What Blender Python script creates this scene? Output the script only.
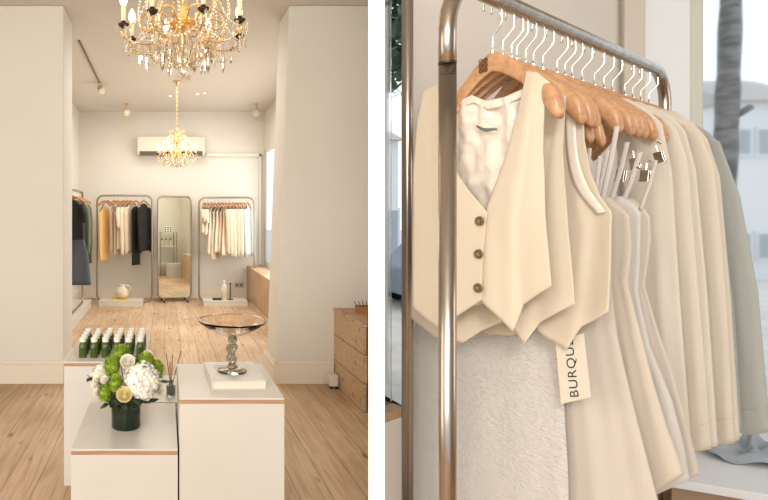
import bpy, bmesh, math, random
from mathutils import Vector, Matrix, noise
random.seed(7)
R = math.radians
C = bpy.context.scene.collection
for o in list(bpy.data.objects): bpy.data.objects.remove(o)
sc = bpy.context.scene
EYE = 1.47; F = 560.0; CX = 165.0; CY = 215.0
# ---------------------------------------------------------------- camera, world, light
cam_d = bpy.data.cameras.new('camera'); cam = bpy.data.objects.new('camera', cam_d); C.objects.link(cam)
cam.location = (0, 0, EYE); cam.rotation_euler = (R(90), 0, 0)
cam_d.sensor_width = 36; cam_d.lens = F / 768 * 36
cam_d.shift_x = (384 - CX) / 768; cam_d.shift_y = -(250 - CY) / 768; cam_d.clip_start = 0.05
sc.camera = cam
sc.view_settings.view_transform = 'Standard'; sc.view_settings.look = 'None'
sc.view_settings.gamma = 1; sc.view_settings.use_curve_mapping = False
sc.view_settings.exposure = 0.0
w = bpy.data.worlds.new('world'); sc.world = w; w.use_nodes = True
w.node_tree.nodes['Background'].inputs[0].default_value = (0.86, 0.93, 1.0, 1)
w.node_tree.nodes['Background'].inputs[1].default_value = 1.25
def area(name, loc, to, sx, sy, power, col):
    d = bpy.data.lights.new(name, 'AREA'); d.shape = 'RECTANGLE'; d.size = sx; d.size_y = sy; d.energy = power; d.color = col
    o = bpy.data.objects.new(name, d); C.objects.link(o); o.location = loc
    o.rotation_euler = (Vector(to) - Vector(loc)).to_track_quat('-Z', 'Y').to_euler(); return o
area('front_fill_left', (-1.6, -1.9, 2.1), (0.0, 5.0, 1.4), 3.0, 2.2, 100, (1.0, 0.96, 0.90))  # added soft lamp behind the camera, for daylight from the unseen front
area('side_fill_left', (-3.05, 2.0, 1.5), (0.6, 4.9, 1.2), 3.0, 2.0, 52, (1.0, 0.96, 0.90))  # added fill lamp on the left; that wall has no window
area('key_light_right', (-.5, -1.7, 2.6), (1.2, 1.8, 1.4), .45, .45, 46, (1.0, 0.96, 0.91))  # small added key lamp, upper left, for shadows on the hanging clothes
area('side_fill_right', (4.0, 0.6, 1.8), (1.6, 1.9, 1.4), 2.0, 1.8, 34, (0.93, 0.96, 1.0))  # cool fill lamp added at the windowless right side wall
area('back_window_daylight', (1.745, 7.86, 1.62), (-1.0, 7.86, 1.62), 3.5, 1.9, 54, (1.0, 0.97, 0.93))
area('ceiling_glow_back_room', (0.1, 7.4, 3.22), (0.1, 7.4, 0), 1.8, 3.2, 80, (1.0, 0.95, 0.87))
# ---------------------------------------------------------------- materials
def mat(name, col=(.8,.8,.8), rough=.6, metal=0, trans=0, ior=1.45, emis=None, estr=0, sheen=0, alpha=1, aniso=0, spec=None):
    m = bpy.data.materials.new(name); m.use_nodes = True
    b = m.node_tree.nodes['Principled BSDF']
    b.inputs['Base Color'].default_value = (*col, 1); b.inputs['Roughness'].default_value = rough
    b.inputs['Metallic'].default_value = metal; b.inputs['Transmission Weight'].default_value = trans
    b.inputs['IOR'].default_value = ior; b.inputs['Alpha'].default_value = alpha
    if spec is not None: b.inputs['Specular IOR Level'].default_value = spec
    if sheen: b.inputs['Sheen Weight'].default_value = sheen
    if aniso: b.inputs['Anisotropic'].default_value = aniso
    if emis: b.inputs['Emission Color'].default_value = (*emis, 1); b.inputs['Emission Strength'].default_value = estr
    return m
def nodes(m): return m.node_tree.nodes, m.node_tree.links, m.node_tree.nodes['Principled BSDF']
def vary(m, c1, c2, scale=(4,4,4), detail=4, lo=.35, hi=.65, bump=0, bscale=60, tex='NOISE', dist=0, bstr=.3):
    n, l, b = nodes(m)
    tc = n.new('ShaderNodeTexCoord'); mp = n.new('ShaderNodeMapping'); mp.inputs['Scale'].default_value = scale
    l.new(tc.outputs['Object'], mp.inputs[0])
    t = n.new('ShaderNodeTexNoise'); t.inputs['Scale'].default_value = 1; t.inputs['Detail'].default_value = detail; t.inputs['Distortion'].default_value = dist
    l.new(mp.outputs[0], t.inputs[0])
    r = n.new('ShaderNodeValToRGB'); r.color_ramp.elements[0].position = lo; r.color_ramp.elements[1].position = hi
    r.color_ramp.elements[0].color = (*c1, 1); r.color_ramp.elements[1].color = (*c2, 1)
    l.new(t.outputs['Fac'], r.inputs[0]); l.new(r.outputs[0], b.inputs['Base Color'])
    if bump:
        t2 = n.new('ShaderNodeTexNoise'); t2.inputs['Scale'].default_value = bscale; t2.inputs['Detail'].default_value = 3
        l.new(tc.outputs['Object'], t2.inputs[0])
        bp = n.new('ShaderNodeBump'); bp.inputs['Strength'].default_value = bstr; bp.inputs['Distance'].default_value = bump
        l.new(t2.outputs['Fac'], bp.inputs['Height']); l.new(bp.outputs[0], b.inputs['Normal'])
    return m
M = {}
M['wall'] = vary(mat('wall_paint', rough=.75), (.71,.67,.595), (.74,.70,.625), (.6,.6,.6), bump=.002, bscale=30, bstr=.1)
M['wall_r'] = vary(mat('wall_paint_right', rough=.75), (.76,.70,.62), (.79,.73,.65), (.6,.6,.6), bump=.002, bscale=30, bstr=.1)
M['ceil'] = mat('ceiling_paint', (.66,.61,.54), .85)
M['trim'] = mat('trim_paint', (.78,.70,.58), .45)
M['white'] = mat('bright_white_paint', (.95,.95,.95), .8)
M['coolwhite'] = mat('cool_white_paint', (.80,.82,.84), .5)
M['pilaster'] = mat('pilaster_paint', (.62,.56,.48), .6)
M['laminate'] = vary(mat('white_laminate', rough=.35), (.62,.585,.52), (.65,.61,.545), (3,3,3))
M['laminate2'] = mat('bright_laminate', (.76,.74,.69), .35)
M['ply'] = vary(mat('plywood_edge', rough=.6), (.36,.20,.105), (.52,.30,.17), (6,6,120))
M['steel'] = vary(mat('brushed_steel', rough=.24, metal=1, aniso=.5), (.36,.31,.26), (.46,.40,.34), (40,40,2))
M['rack'] = mat('rack_steel', (.36,.30,.235), .35, .85)
M['hook'] = mat('hook_metal', (.82,.76,.66), .16, 1)
M['brass'] = mat('antique_brass', (.78,.50,.20), .25, 1)
M['darkmetal'] = mat('dark_bronze', (.055,.035,.02), .45, .6)
M['crystal'] = mat('crystal_glass', (1.0,.93,.80), .02, 0, .93, 1.55)
M['candle'] = mat('candle_tube', (.85,.68,.45), .5, emis=(1,.6,.25), estr=.25)
M['bulb'] = mat('flame_bulb', (1,.9,.7), .3, emis=(1,.74,.40), estr=9)
M['spotlens'] = mat('lit_lens', (1,.9,.7), .3, emis=(1,.85,.62), estr=4)
M['track'] = mat('track_grey', (.17,.14,.11), .5)
M['fitting'] = mat('fitting_cream', (.62,.52,.38), .4)
M['acwhite'] = mat('unit_plastic', (.70,.62,.51), .4)
M['acdark'] = mat('louvre_dark', (.10,.07,.045), .5)
M['mirror'] = mat('mirror_glass', (.82,.84,.74), .01, 1)
M['pane'] = mat('window_glass', (1,1,1), .06, 0, 1, 1.3)
M['greenglass'] = mat('dark_green_glass', (.008,.018,.008), .08, 0, .0, 1.5)
M['juice'] = vary(mat('green_juice', rough=.15), (.030,.055,.005), (.08,.12,.012), (9,9,30))
M['cap'] = mat('white_cap', (.86,.84,.76), .4)
M['smoke'] = mat('smoky_glass', (.88,.82,.74), .02, 0, 1, 1.25)
M['book'] = vary(mat('book_cover', rough=.4), (.62,.59,.54), (.72,.70,.66), (9,4,9), dist=1)
M['pages'] = vary(mat('book_pages', rough=.8), (.74,.66,.52), (.82,.75,.62), (2,2,400))
M['reed'] = mat('dark_reed', (.10,.055,.03), .7)
M['clear'] = mat('clear_glass', (.95,.92,.84), .03, 0, .9, 1.45)
M['ceramic'] = vary(mat('ceramic', rough=.5), (.62,.50,.36), (.74,.64,.50), (12,12,12))
M['yellow'] = mat('yellow_cover', (.75,.50,.06), .5)
M['black'] = mat('black_ink', (.02,.018,.015), .5)
M['tagcard'] = mat('tag_card', (.66,.59,.48), .7)
M['labelcloth'] = mat('woven_label', (.13,.16,.11), .7)
M['logo'] = mat('burnt_mark', (.13,.04,.015), .7)
M['outlet'] = mat('outlet_plate', (.52,.45,.36), .3)
M['door_stop'] = mat('off_white_plastic', (.72,.66,.56), .4)
M['concrete'] = vary(mat('pavement', rough=.9), (.55,.53,.49), (.68,.66,.62), (3,3,3))
M['facade'] = vary(mat('render_white', rough=.9), (.74,.76,.78), (.80,.81,.82), (.4,.4,.4))
M['facade2'] = vary(mat('render_grey', rough=.9), (.70,.75,.80), (.76,.80,.84), (.4,.4,.4))
M['winglass'] = mat('street_window', (.38,.43,.47), .5)
M['rooftile'] = mat('roof_tile', (.42,.38,.36), .8)
M['rooftile2'] = mat('pale_roof', (.50,.47,.45), .9)
M['bark'] = vary(mat('bark', rough=.95), (.10,.10,.10), (.24,.24,.24), (5,5,16), bump=.03, bscale=12)
M['foliage'] = vary(mat('street_foliage', rough=.9), (.04,.07,.04), (.14,.19,.13), (3,3,3))
M['carpaint'] = mat('car_paint', (.10,.14,.18), .3)
M['tyre'] = mat('tyre', (.02,.02,.02), .8)
# flowers
M['petal_w'] = mat('white_petal', (.90,.87,.78), .6)
M['petal_c'] = mat('cream_petal', (.84,.72,.38), .6)
M['petal_iv'] = mat('ivory_petal', (.88,.84,.70), .6)
M['petal_g'] = vary(mat('green_petal', rough=.6), (.22,.34,.02), (.42,.54,.06), (60,60,60))
M['leaf'] = vary(mat('dark_leaf', rough=.5), (.02,.045,.02), (.07,.11,.055), (30,30,30))
M['stem'] = mat('stem_green', (.08,.13,.03), .6)
def woodmat(name, dark, light, axis=0, s=1.0, rough=.4, bump=.001):
    m = mat(name, rough=rough); n, l, b = nodes(m)
    tc = n.new('ShaderNodeTexCoord'); mp = n.new('ShaderNodeMapping')
    sc_ = [22*s, 22*s, 22*s]; sc_[axis] = 2.2*s; mp.inputs['Scale'].default_value = sc_
    l.new(tc.outputs['Object'], mp.inputs[0])
    t = n.new('ShaderNodeTexNoise'); t.inputs['Scale'].default_value = 2; t.inputs['Detail'].default_value = 7; t.inputs['Distortion'].default_value = 1.4
    l.new(mp.outputs[0], t.inputs[0])
    r = n.new('ShaderNodeValToRGB'); r.color_ramp.elements[0].position = .3; r.color_ramp.elements[1].position = .7
    r.color_ramp.elements[0].color = (*dark, 1); r.color_ramp.elements[1].color = (*light, 1)
    l.new(t.outputs['Fac'], r.inputs[0]); l.new(r.outputs[0], b.inputs['Base Color'])
    bp = n.new('ShaderNodeBump'); bp.inputs['Strength'].default_value = .3; bp.inputs['Distance'].default_value = bump
    l.new(t.outputs['Fac'], bp.inputs['Height']); l.new(bp.outputs[0], b.inputs['Normal'])
    return m
M['hanger'] = woodmat('hanger_wood', (.44,.22,.105), (.62,.36,.19), 0, .8, .30)
M['hanger_far'] = mat('hanger_wood_plain', (.40,.17,.06), .5)
def plankmat(name, c1, c2, gap, pw, pl, rot, knots=True, rough=.5, along=True, gapw=.012):
    """boards: width pw, length pl, as wood with grain, knots and dark gaps"""
    m = mat(name, rough=rough); n, l, b = nodes(m)
    tc = n.new('ShaderNodeTexCoord'); mp = n.new('ShaderNodeMapping'); mp.inputs['Rotation'].default_value = rot
    l.new(tc.outputs['Object'], mp.inputs[0])
    br = n.new('ShaderNodeTexBrick'); br.inputs['Scale'].default_value = 1
    br.inputs['Brick Width'].default_value = pl; br.inputs['Row Height'].default_value = pw
    br.inputs['Mortar Size'].default_value = pw*gapw; br.inputs['Mortar Smooth'].default_value = .1; br.offset = .41; br.offset_frequency = 2
    br.inputs['Color1'].default_value = (*c1, 1); br.inputs['Color2'].default_value = (*c2, 1); br.inputs['Mortar'].default_value = (*gap, 1)
    l.new(mp.outputs[0], br.inputs[0])
    mg = n.new('ShaderNodeMapping'); mg.inputs['Scale'].default_value = (1.6, 22, 22); l.new(mp.outputs[0], mg.inputs[0])
    t = n.new('ShaderNodeTexNoise'); t.inputs['Scale'].default_value = 1.5; t.inputs['Detail'].default_value = 8; t.inputs['Distortion'].default_value = 1.0
    l.new(mg.outputs[0], t.inputs[0])
    r = n.new('ShaderNodeValToRGB'); r.color_ramp.elements[0].position = .3; r.color_ramp.elements[1].position = .62
    r.color_ramp.elements[0].color = (.74,.66,.58,1); r.color_ramp.elements[1].color = (1,1,1,1)
    l.new(t.outputs['Fac'], r.inputs[0])
    mx = n.new('ShaderNodeMix'); mx.data_type = 'RGBA'; mx.blend_type = 'MULTIPLY'; mx.inputs[0].default_value = 1
    l.new(br.outputs['Color'], mx.inputs[6]); l.new(r.outputs[0], mx.inputs[7])
    mk = n.new('ShaderNodeMapping'); mk.inputs['Scale'].default_value = (2.1, 5.5, 5.5); l.new(mp.outputs[0], mk.inputs[0])
    v = n.new('ShaderNodeTexVoronoi'); v.inputs['Scale'].default_value = 1.3; l.new(mk.outputs[0], v.inputs[0])
    rk = n.new('ShaderNodeValToRGB'); rk.color_ramp.elements[0].position = .05; rk.color_ramp.elements[1].position = .16
    rk.color_ramp.elements[0].color = (.42,.28,.18,1); rk.color_ramp.elements[1].color = (1,1,1,1)
    l.new(v.outputs['Distance'], rk.inputs[0])
    mx2 = n.new('ShaderNodeMix'); mx2.data_type = 'RGBA'; mx2.blend_type = 'MULTIPLY'; mx2.inputs[0].default_value = .9
    l.new(mx.outputs[2], mx2.inputs[6]); l.new(rk.outputs[0], mx2.inputs[7])
    t3 = n.new('ShaderNodeTexNoise'); t3.inputs['Scale'].default_value = 1.3; t3.inputs['Detail'].default_value = 4; l.new(mp.outputs[0], t3.inputs[0])
    r3 = n.new('ShaderNodeValToRGB'); r3.color_ramp.elements[0].position = .35; r3.color_ramp.elements[1].position = .65
    r3.color_ramp.elements[0].color = (.80,.74,.68,1); r3.color_ramp.elements[1].color = (1,1,1,1); l.new(t3.outputs['Fac'], r3.inputs[0])
    mx3 = n.new('ShaderNodeMix'); mx3.data_type = 'RGBA'; mx3.blend_type = 'MULTIPLY'; mx3.inputs[0].default_value = 1
    l.new(mx2.outputs[2], mx3.inputs[6]); l.new(r3.outputs[0], mx3.inputs[7])
    l.new(mx3.outputs[2], b.inputs['Base Color'])
    bp = n.new('ShaderNodeBump'); bp.inputs['Strength'].default_value = .4; bp.inputs['Distance'].default_value = .003
    l.new(br.outputs['Fac'], bp.inputs['Height']); bp.invert = True; l.new(bp.outputs[0], b.inputs['Normal'])
    return m
M['floor'] = plankmat('floorboards', (.56,.40,.255), (.67,.495,.335), (.22,.13,.07), .175, 5.3, (0,0,R(90)))
M['benchwood'] = plankmat('reclaimed_boards', (.58,.41,.25), (.68,.50,.32), (.20,.11,.05), .215, 3.1, (R(90),0,R(0)), gapw=.02)
M['benchwood_x'] = plankmat('reclaimed_boards_side', (.58,.41,.25), (.68,.50,.32), (.20,.11,.05), .215, 3.1, (0,0,0), gapw=.02)
def fabric(name, col, rough=.85, weave=900, bstr=.15, trans=.0, var=.05, streak=None):
    m = mat(name, col, rough, sheen=.25 if max(col) > .2 else 0); n, l, b = nodes(m)
    if 'Transmission Weight' in b.inputs and trans:
        b.inputs['Subsurface Weight'].default_value = 0
        tr = n.new('ShaderNodeBsdfTranslucent'); tr.inputs[0].default_value = (*col, 1)
        mx = n.new('ShaderNodeMixShader'); mx.inputs[0].default_value = trans
        out = n['Material Output']; l.new(b.outputs[0], mx.inputs[1]); l.new(tr.outputs[0], mx.inputs[2]); l.new(mx.outputs[0], out.inputs[0])
    tc = n.new('ShaderNodeTexCoord'); mp = n.new('ShaderNodeMapping'); mp.inputs['Scale'].default_value = streak or (1,1,1)
    l.new(tc.outputs['Object'], mp.inputs[0])
    t = n.new('ShaderNodeTexNoise'); t.inputs['Scale'].default_value = weave; t.inputs['Detail'].default_value = 3; l.new(mp.outputs[0], t.inputs[0])
    bp = n.new('ShaderNodeBump'); bp.inputs['Strength'].default_value = bstr; bp.inputs['Distance'].default_value = .007 if bstr >= 1 else .002
    l.new(t.outputs['Fac'], bp.inputs['Height']); l.new(bp.outputs[0], b.inputs['Normal'])
    r = n.new('ShaderNodeValToRGB')
    r.color_ramp.elements[0].color = (*[c*(1-var) for c in col], 1); r.color_ramp.elements[1].color = (*[min(1, c*(1+var)) for c in col], 1)
    l.new(t.outputs['Fac'], r.inputs[0]); l.new(r.outputs[0], b.inputs['Base Color'])
    return m
M['vest'] = fabric('beige_suiting', (.62,.53,.405), .8, 700, .1)
M['satin'] = fabric('ivory_satin', (.76,.67,.57), .28, 60, .12)
M['gauze'] = fabric('crinkle_gauze', (.76,.715,.66), .9, 110, 1.0, .15, .07, (1,.6,2.6))
M['dress'] = fabric('ivory_crepe', (.71,.635,.55), .75, 500, .1, .25)
M['dress_p'] = fabric('cream_crepe', (.72,.63,.52), .75, 500, .1, .25)
M['dress_w'] = fabric('white_crepe', (.76,.71,.65), .75, 500, .1, .25)
M['sheer'] = fabric('sheer_cream', (.92,.87,.78), .7, 800, .1, .45)
M['sheer2'] = fabric('sheer_ivory', (.90,.84,.74), .7, 800, .1, .45)
M['greyshirt'] = fabric('grey_green_cotton', (.47,.49,.455), .85, 500, .15, .15)
M['greycloth'] = fabric('grey_cloth', (.34,.38,.43), .85, 60, .5)
for k, c in dict(denim=(.09,.11,.14), greenc=(.16,.19,.12), olive=(.15,.12,.05), blackc=(.014,.012,.012), peach=(.80,.50,.18), tanc=(.58,.40,.23),
                 creamc=(.74,.62,.46), oat=(.62,.50,.36), rose=(.60,.40,.28), icegrey=(.47,.50,.47)).items():
    M[k] = fabric('cloth_' + k, c, .85, 300, .1)
# ---------------------------------------------------------------- geometry helpers
ORG = {}
def org(o): return ORG.get(o.name, Vector((0,0,0))) if o else Vector((0,0,0))
class MB:
    def __init__(s): s.v = []; s.f = []
    def add(s, vs, fs):
        k = len(s.v); s.v += [Vector(p) for p in vs]; s.f += [tuple(i + k for i in f) for f in fs]; return s
    def box(s, a, b):
        x0,y0,z0 = a; x1,y1,z1 = b
        return s.add([(x0,y0,z0),(x1,y0,z0),(x1,y1,z0),(x0,y1,z0),(x0,y0,z1),(x1,y0,z1),(x1,y1,z1),(x0,y1,z1)],
              [(3,2,1,0),(4,5,6,7),(0,1,5,4),(1,2,6,5),(2,3,7,6),(3,0,4,7)])
    def prism(s, poly, z0, z1):
        a = sum(poly[i][0]*poly[(i+1)%len(poly)][1]-poly[(i+1)%len(poly)][0]*poly[i][1] for i in range(len(poly)))
        if a < 0: poly = poly[::-1]
        n = len(poly); vs = [(x,y,z0) for x,y in poly] + [(x,y,z1) for x,y in poly]
        return s.add(vs, [tuple(range(n))[::-1], tuple(range(n, 2*n))] + [(i,(i+1)%n,(i+1)%n+n,i+n) for i in range(n)])
    def slab(s, p, q, t, z0, z1):
        """vertical wall from p to q (plan), thickness t to the left of p->q"""
        p = Vector(p); q = Vector(q); d = (q-p).normalized(); nn = Vector((-d.y, d.x))*t
        return s.prism([tuple(p), tuple(q), tuple(q+nn), tuple(p+nn)], z0, z1)
    def tube(s, pts, r, seg=8, closed=False, rs=None, sx=1):
        pts = [Vector(p) for p in pts]; n = len(pts); rings = []
        up = None
        for i, p in enumerate(pts):
            if closed: t = (pts[(i+1)%n] - pts[i-1])
            else: t = (pts[min(i+1,n-1)] - pts[max(i-1,0)])
            t.normalize()
            if up is None: up = t.orthogonal().normalized()
            up = (up - t*up.dot(t));
            if up.length < 1e-6: up = t.orthogonal()
            up.normalize(); sd = t.cross(up); rr = rs[i] if rs else r
            rings.append([p + (up*math.cos(2*math.pi*k/seg)*sx + sd*math.sin(2*math.pi*k/seg))*rr for k in range(seg)])
        vs = [q for rg in rings for q in rg]; fs = []
        m_ = n if closed else n-1
        for i in range(m_):
            for k in range(seg):
                a = i*seg+k; b_ = i*seg+(k+1)%seg; c = ((i+1)%n)*seg+(k+1)%seg; d = ((i+1)%n)*seg+k
                fs.append((a,b_,c,d))
        if not closed: fs.append(tuple(range(seg))[::-1]); fs.append(tuple((n-1)*seg+k for k in range(seg)))
        return s.add(vs, fs)
    def lathe(s, prof, c=(0,0,0), seg=24, sx=1, sy=1):
        vs = []; fs = []; n = len(prof)
        for r, z in prof:
            for k in range(seg):
                a = 2*math.pi*k/seg; vs.append((c[0]+r*math.cos(a)*sx, c[1]+r*math.sin(a)*sy, c[2]+z))
        for i in range(n-1):
            for k in range(seg): fs.append((i*seg+k, i*seg+(k+1)%seg, (i+1)*seg+(k+1)%seg, (i+1)*seg+k))
        if prof[0][0] > 1e-5: fs.append(tuple(range(seg))[::-1])
        if prof[-1][0] > 1e-5: fs.append(tuple((n-1)*seg+k for k in range(seg)))
        return s.add(vs, fs)
    def ball(s, c, r, seg=10, sz=1):
        return s.lathe([(r*math.sin(math.pi*i/seg) + (1e-6 if i in (0,seg) else 0), -r*sz*math.cos(math.pi*i/seg)) for i in range(seg+1)], c, seg)
    def xform(s, m): s.v = [m @ p for p in s.v]; return s
    def build(s, name, m, parent=None, local=False, smooth=False, bevel=0, solid=0, sub=0, bseg=2):
        me = bpy.data.meshes.new(name); off = Vector((0,0,0)) if local else org(parent)
        me.from_pydata([tuple(p - off) for p in s.v], [], s.f)
        bm = bmesh.new(); bm.from_mesh(me); bmesh.ops.remove_doubles(bm, verts=bm.verts, dist=2e-5)
        if not solid: bmesh.ops.recalc_face_normals(bm, faces=bm.faces)
        bm.to_mesh(me); bm.free()
        me.materials.append(m); o = bpy.data.objects.new(name, me); C.objects.link(o)
        if parent: o.parent = parent
        ORG[o.name] = off
        if smooth:
            for p in me.polygons: p.use_smooth = True
        if bevel:
            b = o.modifiers.new('bevel', 'BEVEL'); b.width = bevel; b.segments = bseg; b.limit_method = 'ANGLE'; b.angle_limit = R(40)
        if solid:
            b = o.modifiers.new('solid', 'SOLIDIFY'); b.thickness = solid; b.offset = 0
        if sub:
            b = o.modifiers.new('sub', 'SUBSURF'); b.levels = sub; b.render_levels = sub
        return o
def tag(o, label, cat, group=None, kind=None):
    o['label'] = label; o['category'] = cat
    if group: o['group'] = group
    if kind: o['kind'] = kind
    return o
def thing(name, label, cat, loc, group=None, rz=0):
    o = bpy.data.objects.new(name, None); C.objects.link(o); o.location = loc; o.rotation_euler = (0,0,rz); o.empty_display_size = .05
    ORG[o.name] = Vector(loc); return tag(o, label, cat, group)
def struct(name, mb, m, parent=None, **k):
    o = mb.build(name, m, parent, **k)
    if not parent: o['kind'] = 'structure'
    return o
def copy_tree(o, parent=None):
    c = o.copy(); C.objects.link(c); c.parent = parent
    for ch in list(o.children): copy_tree(ch, c)
    return c
def smoothline(pts, n=24):
    """Catmull-Rom through pts"""
    P = [Vector(p) for p in pts]
    if len(P) == 2: return [P[0].lerp(P[1], i/n) for i in range(n+1)]
    P = [P[0]*2-P[1]] + P + [P[-1]*2-P[-2]]; out = []
    segs = len(P)-3
    for i in range(n+1):
        t = i/n*segs; k = min(int(t), segs-1); t -= k; a,b,c,d = P[k:k+4]
        out.append(.5*((2*b)+(-a+c)*t+(2*a-5*b+4*c-d)*t*t+(-a+3*b-3*c+d)*t*t*t))
    return out
# ================================================================ SETTING
H = 3.3; ZJ0, ZJ1 = 4.89, 5.34; ZB = 9.93; XL, XR = -1.52, 1.755
struct('floor', MB().prism([(-3.2,-2.2),(.5,-2.2),(.566,1.5),(1.86,4.9),(1.95,5.34),(1.79,ZB+.1),(-3.2,ZB+.1)],-.1,0), M['floor'])
struct('ceiling', MB().box((-3.2,-2.2,H),(1.9,ZB+.2,H+.1)), M['ceil'])
PE = (.565, 1.52)          # front end of the made-up divider between the two views
pd = Vector((211.5/560, 1)).normalized()   # runs away from us between the rooms
pn = Vector((pd.y, -pd.x))
hw = .0205
P0 = Vector((211.5/560*1.5, 1.5)); P1 = P0 + pd*3.75
struct('white_divider', MB().prism([tuple(P0-pn*hw), tuple(P0+pn*hw), tuple(P1+pn*hw), tuple(P1-pn*hw)], 0, H), M['white'])  # made-up divider standing in for the blank white gap between the views
struct('wall_left', MB().box((-3.2,-2.2,0),(-3.1,ZJ0,H)), M['wall'])
struct('wall_front_left', MB().box((-3.2,ZJ0,0),(-.885,ZJ1,H)), M['wall'], bevel=.01)
# right jamb tilted a little to follow its slanted edge in the image
def jamb():
    m = MB(); xb, xt = .965, 1.085
    vs = [(xb,ZJ0,0),(1.95,ZJ0,0),(1.95,ZJ1,0),(xb,ZJ1,0),(xt,ZJ0,H),(1.95,ZJ0,H),(1.95,ZJ1,H),(xt,ZJ1,H)]
    return m.add(vs, [(3,2,1,0),(4,5,6,7),(0,1,5,4),(1,2,6,5),(2,3,7,6),(3,0,4,7)])
struct('wall_front_right', jamb(), M['wall'], bevel=.01)
struct('wall_back', MB().box((XL-.1,ZB,0),(XR+.03,ZB+.1,H)), M['wall'])
struct('wall_back_left', MB().box((XL-.1,ZJ1,0),(XL,ZB,H)), M['wall'])
WY0, WY1, WZ0, WZ1 = 6.0, 9.84, .60, 2.62
wr = MB().box((XR,ZJ1,0),(XR+.03,WY0,H)); wr.box((XR,WY1,0),(XR+.03,ZB,H)); wr.box((XR,WY0,WZ1),(XR+.03,WY1,H)); wr.box((XR,WY0,0),(XR+.03,WY1,WZ0))
struct('wall_back_right', wr, M['wall'])
fr = MB()
for y in (WY0, WY1-.03): fr.box((XR+.002,y,WZ0),(XR+.02,y+.03,WZ1))
for z in (WZ0, WZ1-.06): fr.box((XR+.002,WY0,z),(XR+.02,WY1,z+.06))
wo = struct('window_1', fr, M['trim'])
MB().box((XR+.010,WY0+.03,WZ0+.06),(XR+.014,WY1-.03,WZ1-.06)).build('window_pane', mat('clear_pane',(1,1,1),0,0,1,1.03), wo)
# baseboards (about 0.2 m tall, with a bead)
def base(name, p, q, side=1, h=.2):
    p = Vector(p); q = Vector(q); m = MB(); m.slab(p, q, .02*side, 0, h-.03); m.slab(p, q, .012*side, h-.03, h)
    return struct(name, m, M['trim'], bevel=.003)
base('baseboard_front_left', (-3.1,ZJ0), (-.865,ZJ0), -1)
base('baseboard_left_jamb', (-.885,ZJ0-.02), (-.885,ZJ1), -1)
base('baseboard_front_right', (.965,ZJ0), (1.47,ZJ0), -1)
base('baseboard_right_jamb', (.965,ZJ1), (.965,ZJ0-.02), -1)
base('baseboard_back', (XL,ZB), (1.45,ZB), -1, .18)
base('baseboard_back_left', (XL,ZJ1), (XL,ZB), -1, .18)
# boxed-in ledge on the back wall right of the air conditioner
tr = MB().box((.72,ZB-.05,2.50),(1.70,ZB,2.56)); tr.box((1.66,ZB-.05,0.6),(1.70,ZB,2.56))
struct('trim_1', tr, M['wall'], bevel=.006)
# wood bench under the back-room window
b = tag(MB().box((1.45,6.2,0),(XR,ZB-.0,.57)).build('window_bench', M['benchwood_x'], bevel=.006), 'pale wooden plank bench running under the bright window of the far room', 'bench')
# bench against the right of the front room
def at(px, z): return (px-CX)/F*z
XB = 1.476
bp_ = [(XB,ZJ0-.001),(XB,4.16),(1.502,4.16),(1.76,ZJ0-.001)]
bt = thing('wooden_bench', 'knotty pale timber bench of wide boards beside the right front wall', 'bench', (1.5,4.8,0))
MB().prism(bp_, 0, .635).build('body', M['benchwood'], bt)
MB().prism([(XB-.008,ZJ0-.001),(XB-.008,4.15),(1.502,4.15),(1.762,ZJ0-.001)], .635, .66).build('bench_top', M['benchwood_x'], bt, bevel=.004)
# ================================================================ RIGHT ROOM SHELL
A = Vector((.6,1.19)); U = Vector((.826,.564)).normalized(); N = Vector((U.y,-U.x))
W0 = Vector((.35,1.56))
def Wt(t): return W0 + U*t
mR = Vector((.46,.89)).normalized(); dR = Vector((.89,-.46)).normalized()
S0 = Vector((2.02,2.23))            # front edge of the display sill
G0 = S0 + mR*.85                    # window line
wA = Wt(.545); 
# corner where rear wall meets the window wall
den = U.x*dR.y - U.y*dR.x; tt = ((G0.x-W0.x)*dR.y - (G0.y-W0.y)*dR.x)/den; CR = Wt(tt)
def Gq(q): return G0 + dR*q
def qat(px):
    r = (px-CX)/F; return (G0.y*r-G0.x)/(dR.x-dR.y*r)
struct('wall_right_room_back', MB().prism([tuple(wA),tuple(CR),tuple(CR-N*.12),tuple(wA+U*.2-N*.12)], 0, H), M['wall_r'])
def xl(P, D, Q, E):
    den = D.x*E.y - D.y*E.x; t = ((Q.x-P.x)*E.y-(Q.y-P.y)*E.x)/den; return P + D*t
wfront = xl(P0+pn*hw, pd, W0, U); wback = xl(P0+pn*hw, pd, W0-N*.12, U)
wpoly = [tuple(wfront), tuple(wA), tuple(wA-N*.12), tuple(wback)]
wl = MB().prism(wpoly, 0, .80); wl.prism(wpoly, 2.7, H)
struct('wall_right_room_under_window', wl, M['wall_r'])
wp = wfront
sl = MB().prism(wpoly, .80, .83); o2 = struct('window_2', sl, woodmat('sill_wood', (.42,.27,.14), (.56,.38,.22), 0), None)
MB().slab(xl(P0+pn*hw, pd, W0-N*.05, U), wA+Vector((-U.y,U.x))*.05, .006, .83, 2.7).build('window_pane', M['pane'], o2)
struct('floor_right_room', MB().prism([(.5,-2.2),(4.15,-2.2),(4.15,2.2),tuple(Gq(1.6)),tuple(CR),tuple(wA),tuple(wfront),(.566,1.5)],-.1,0), M['floor'])
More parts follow.
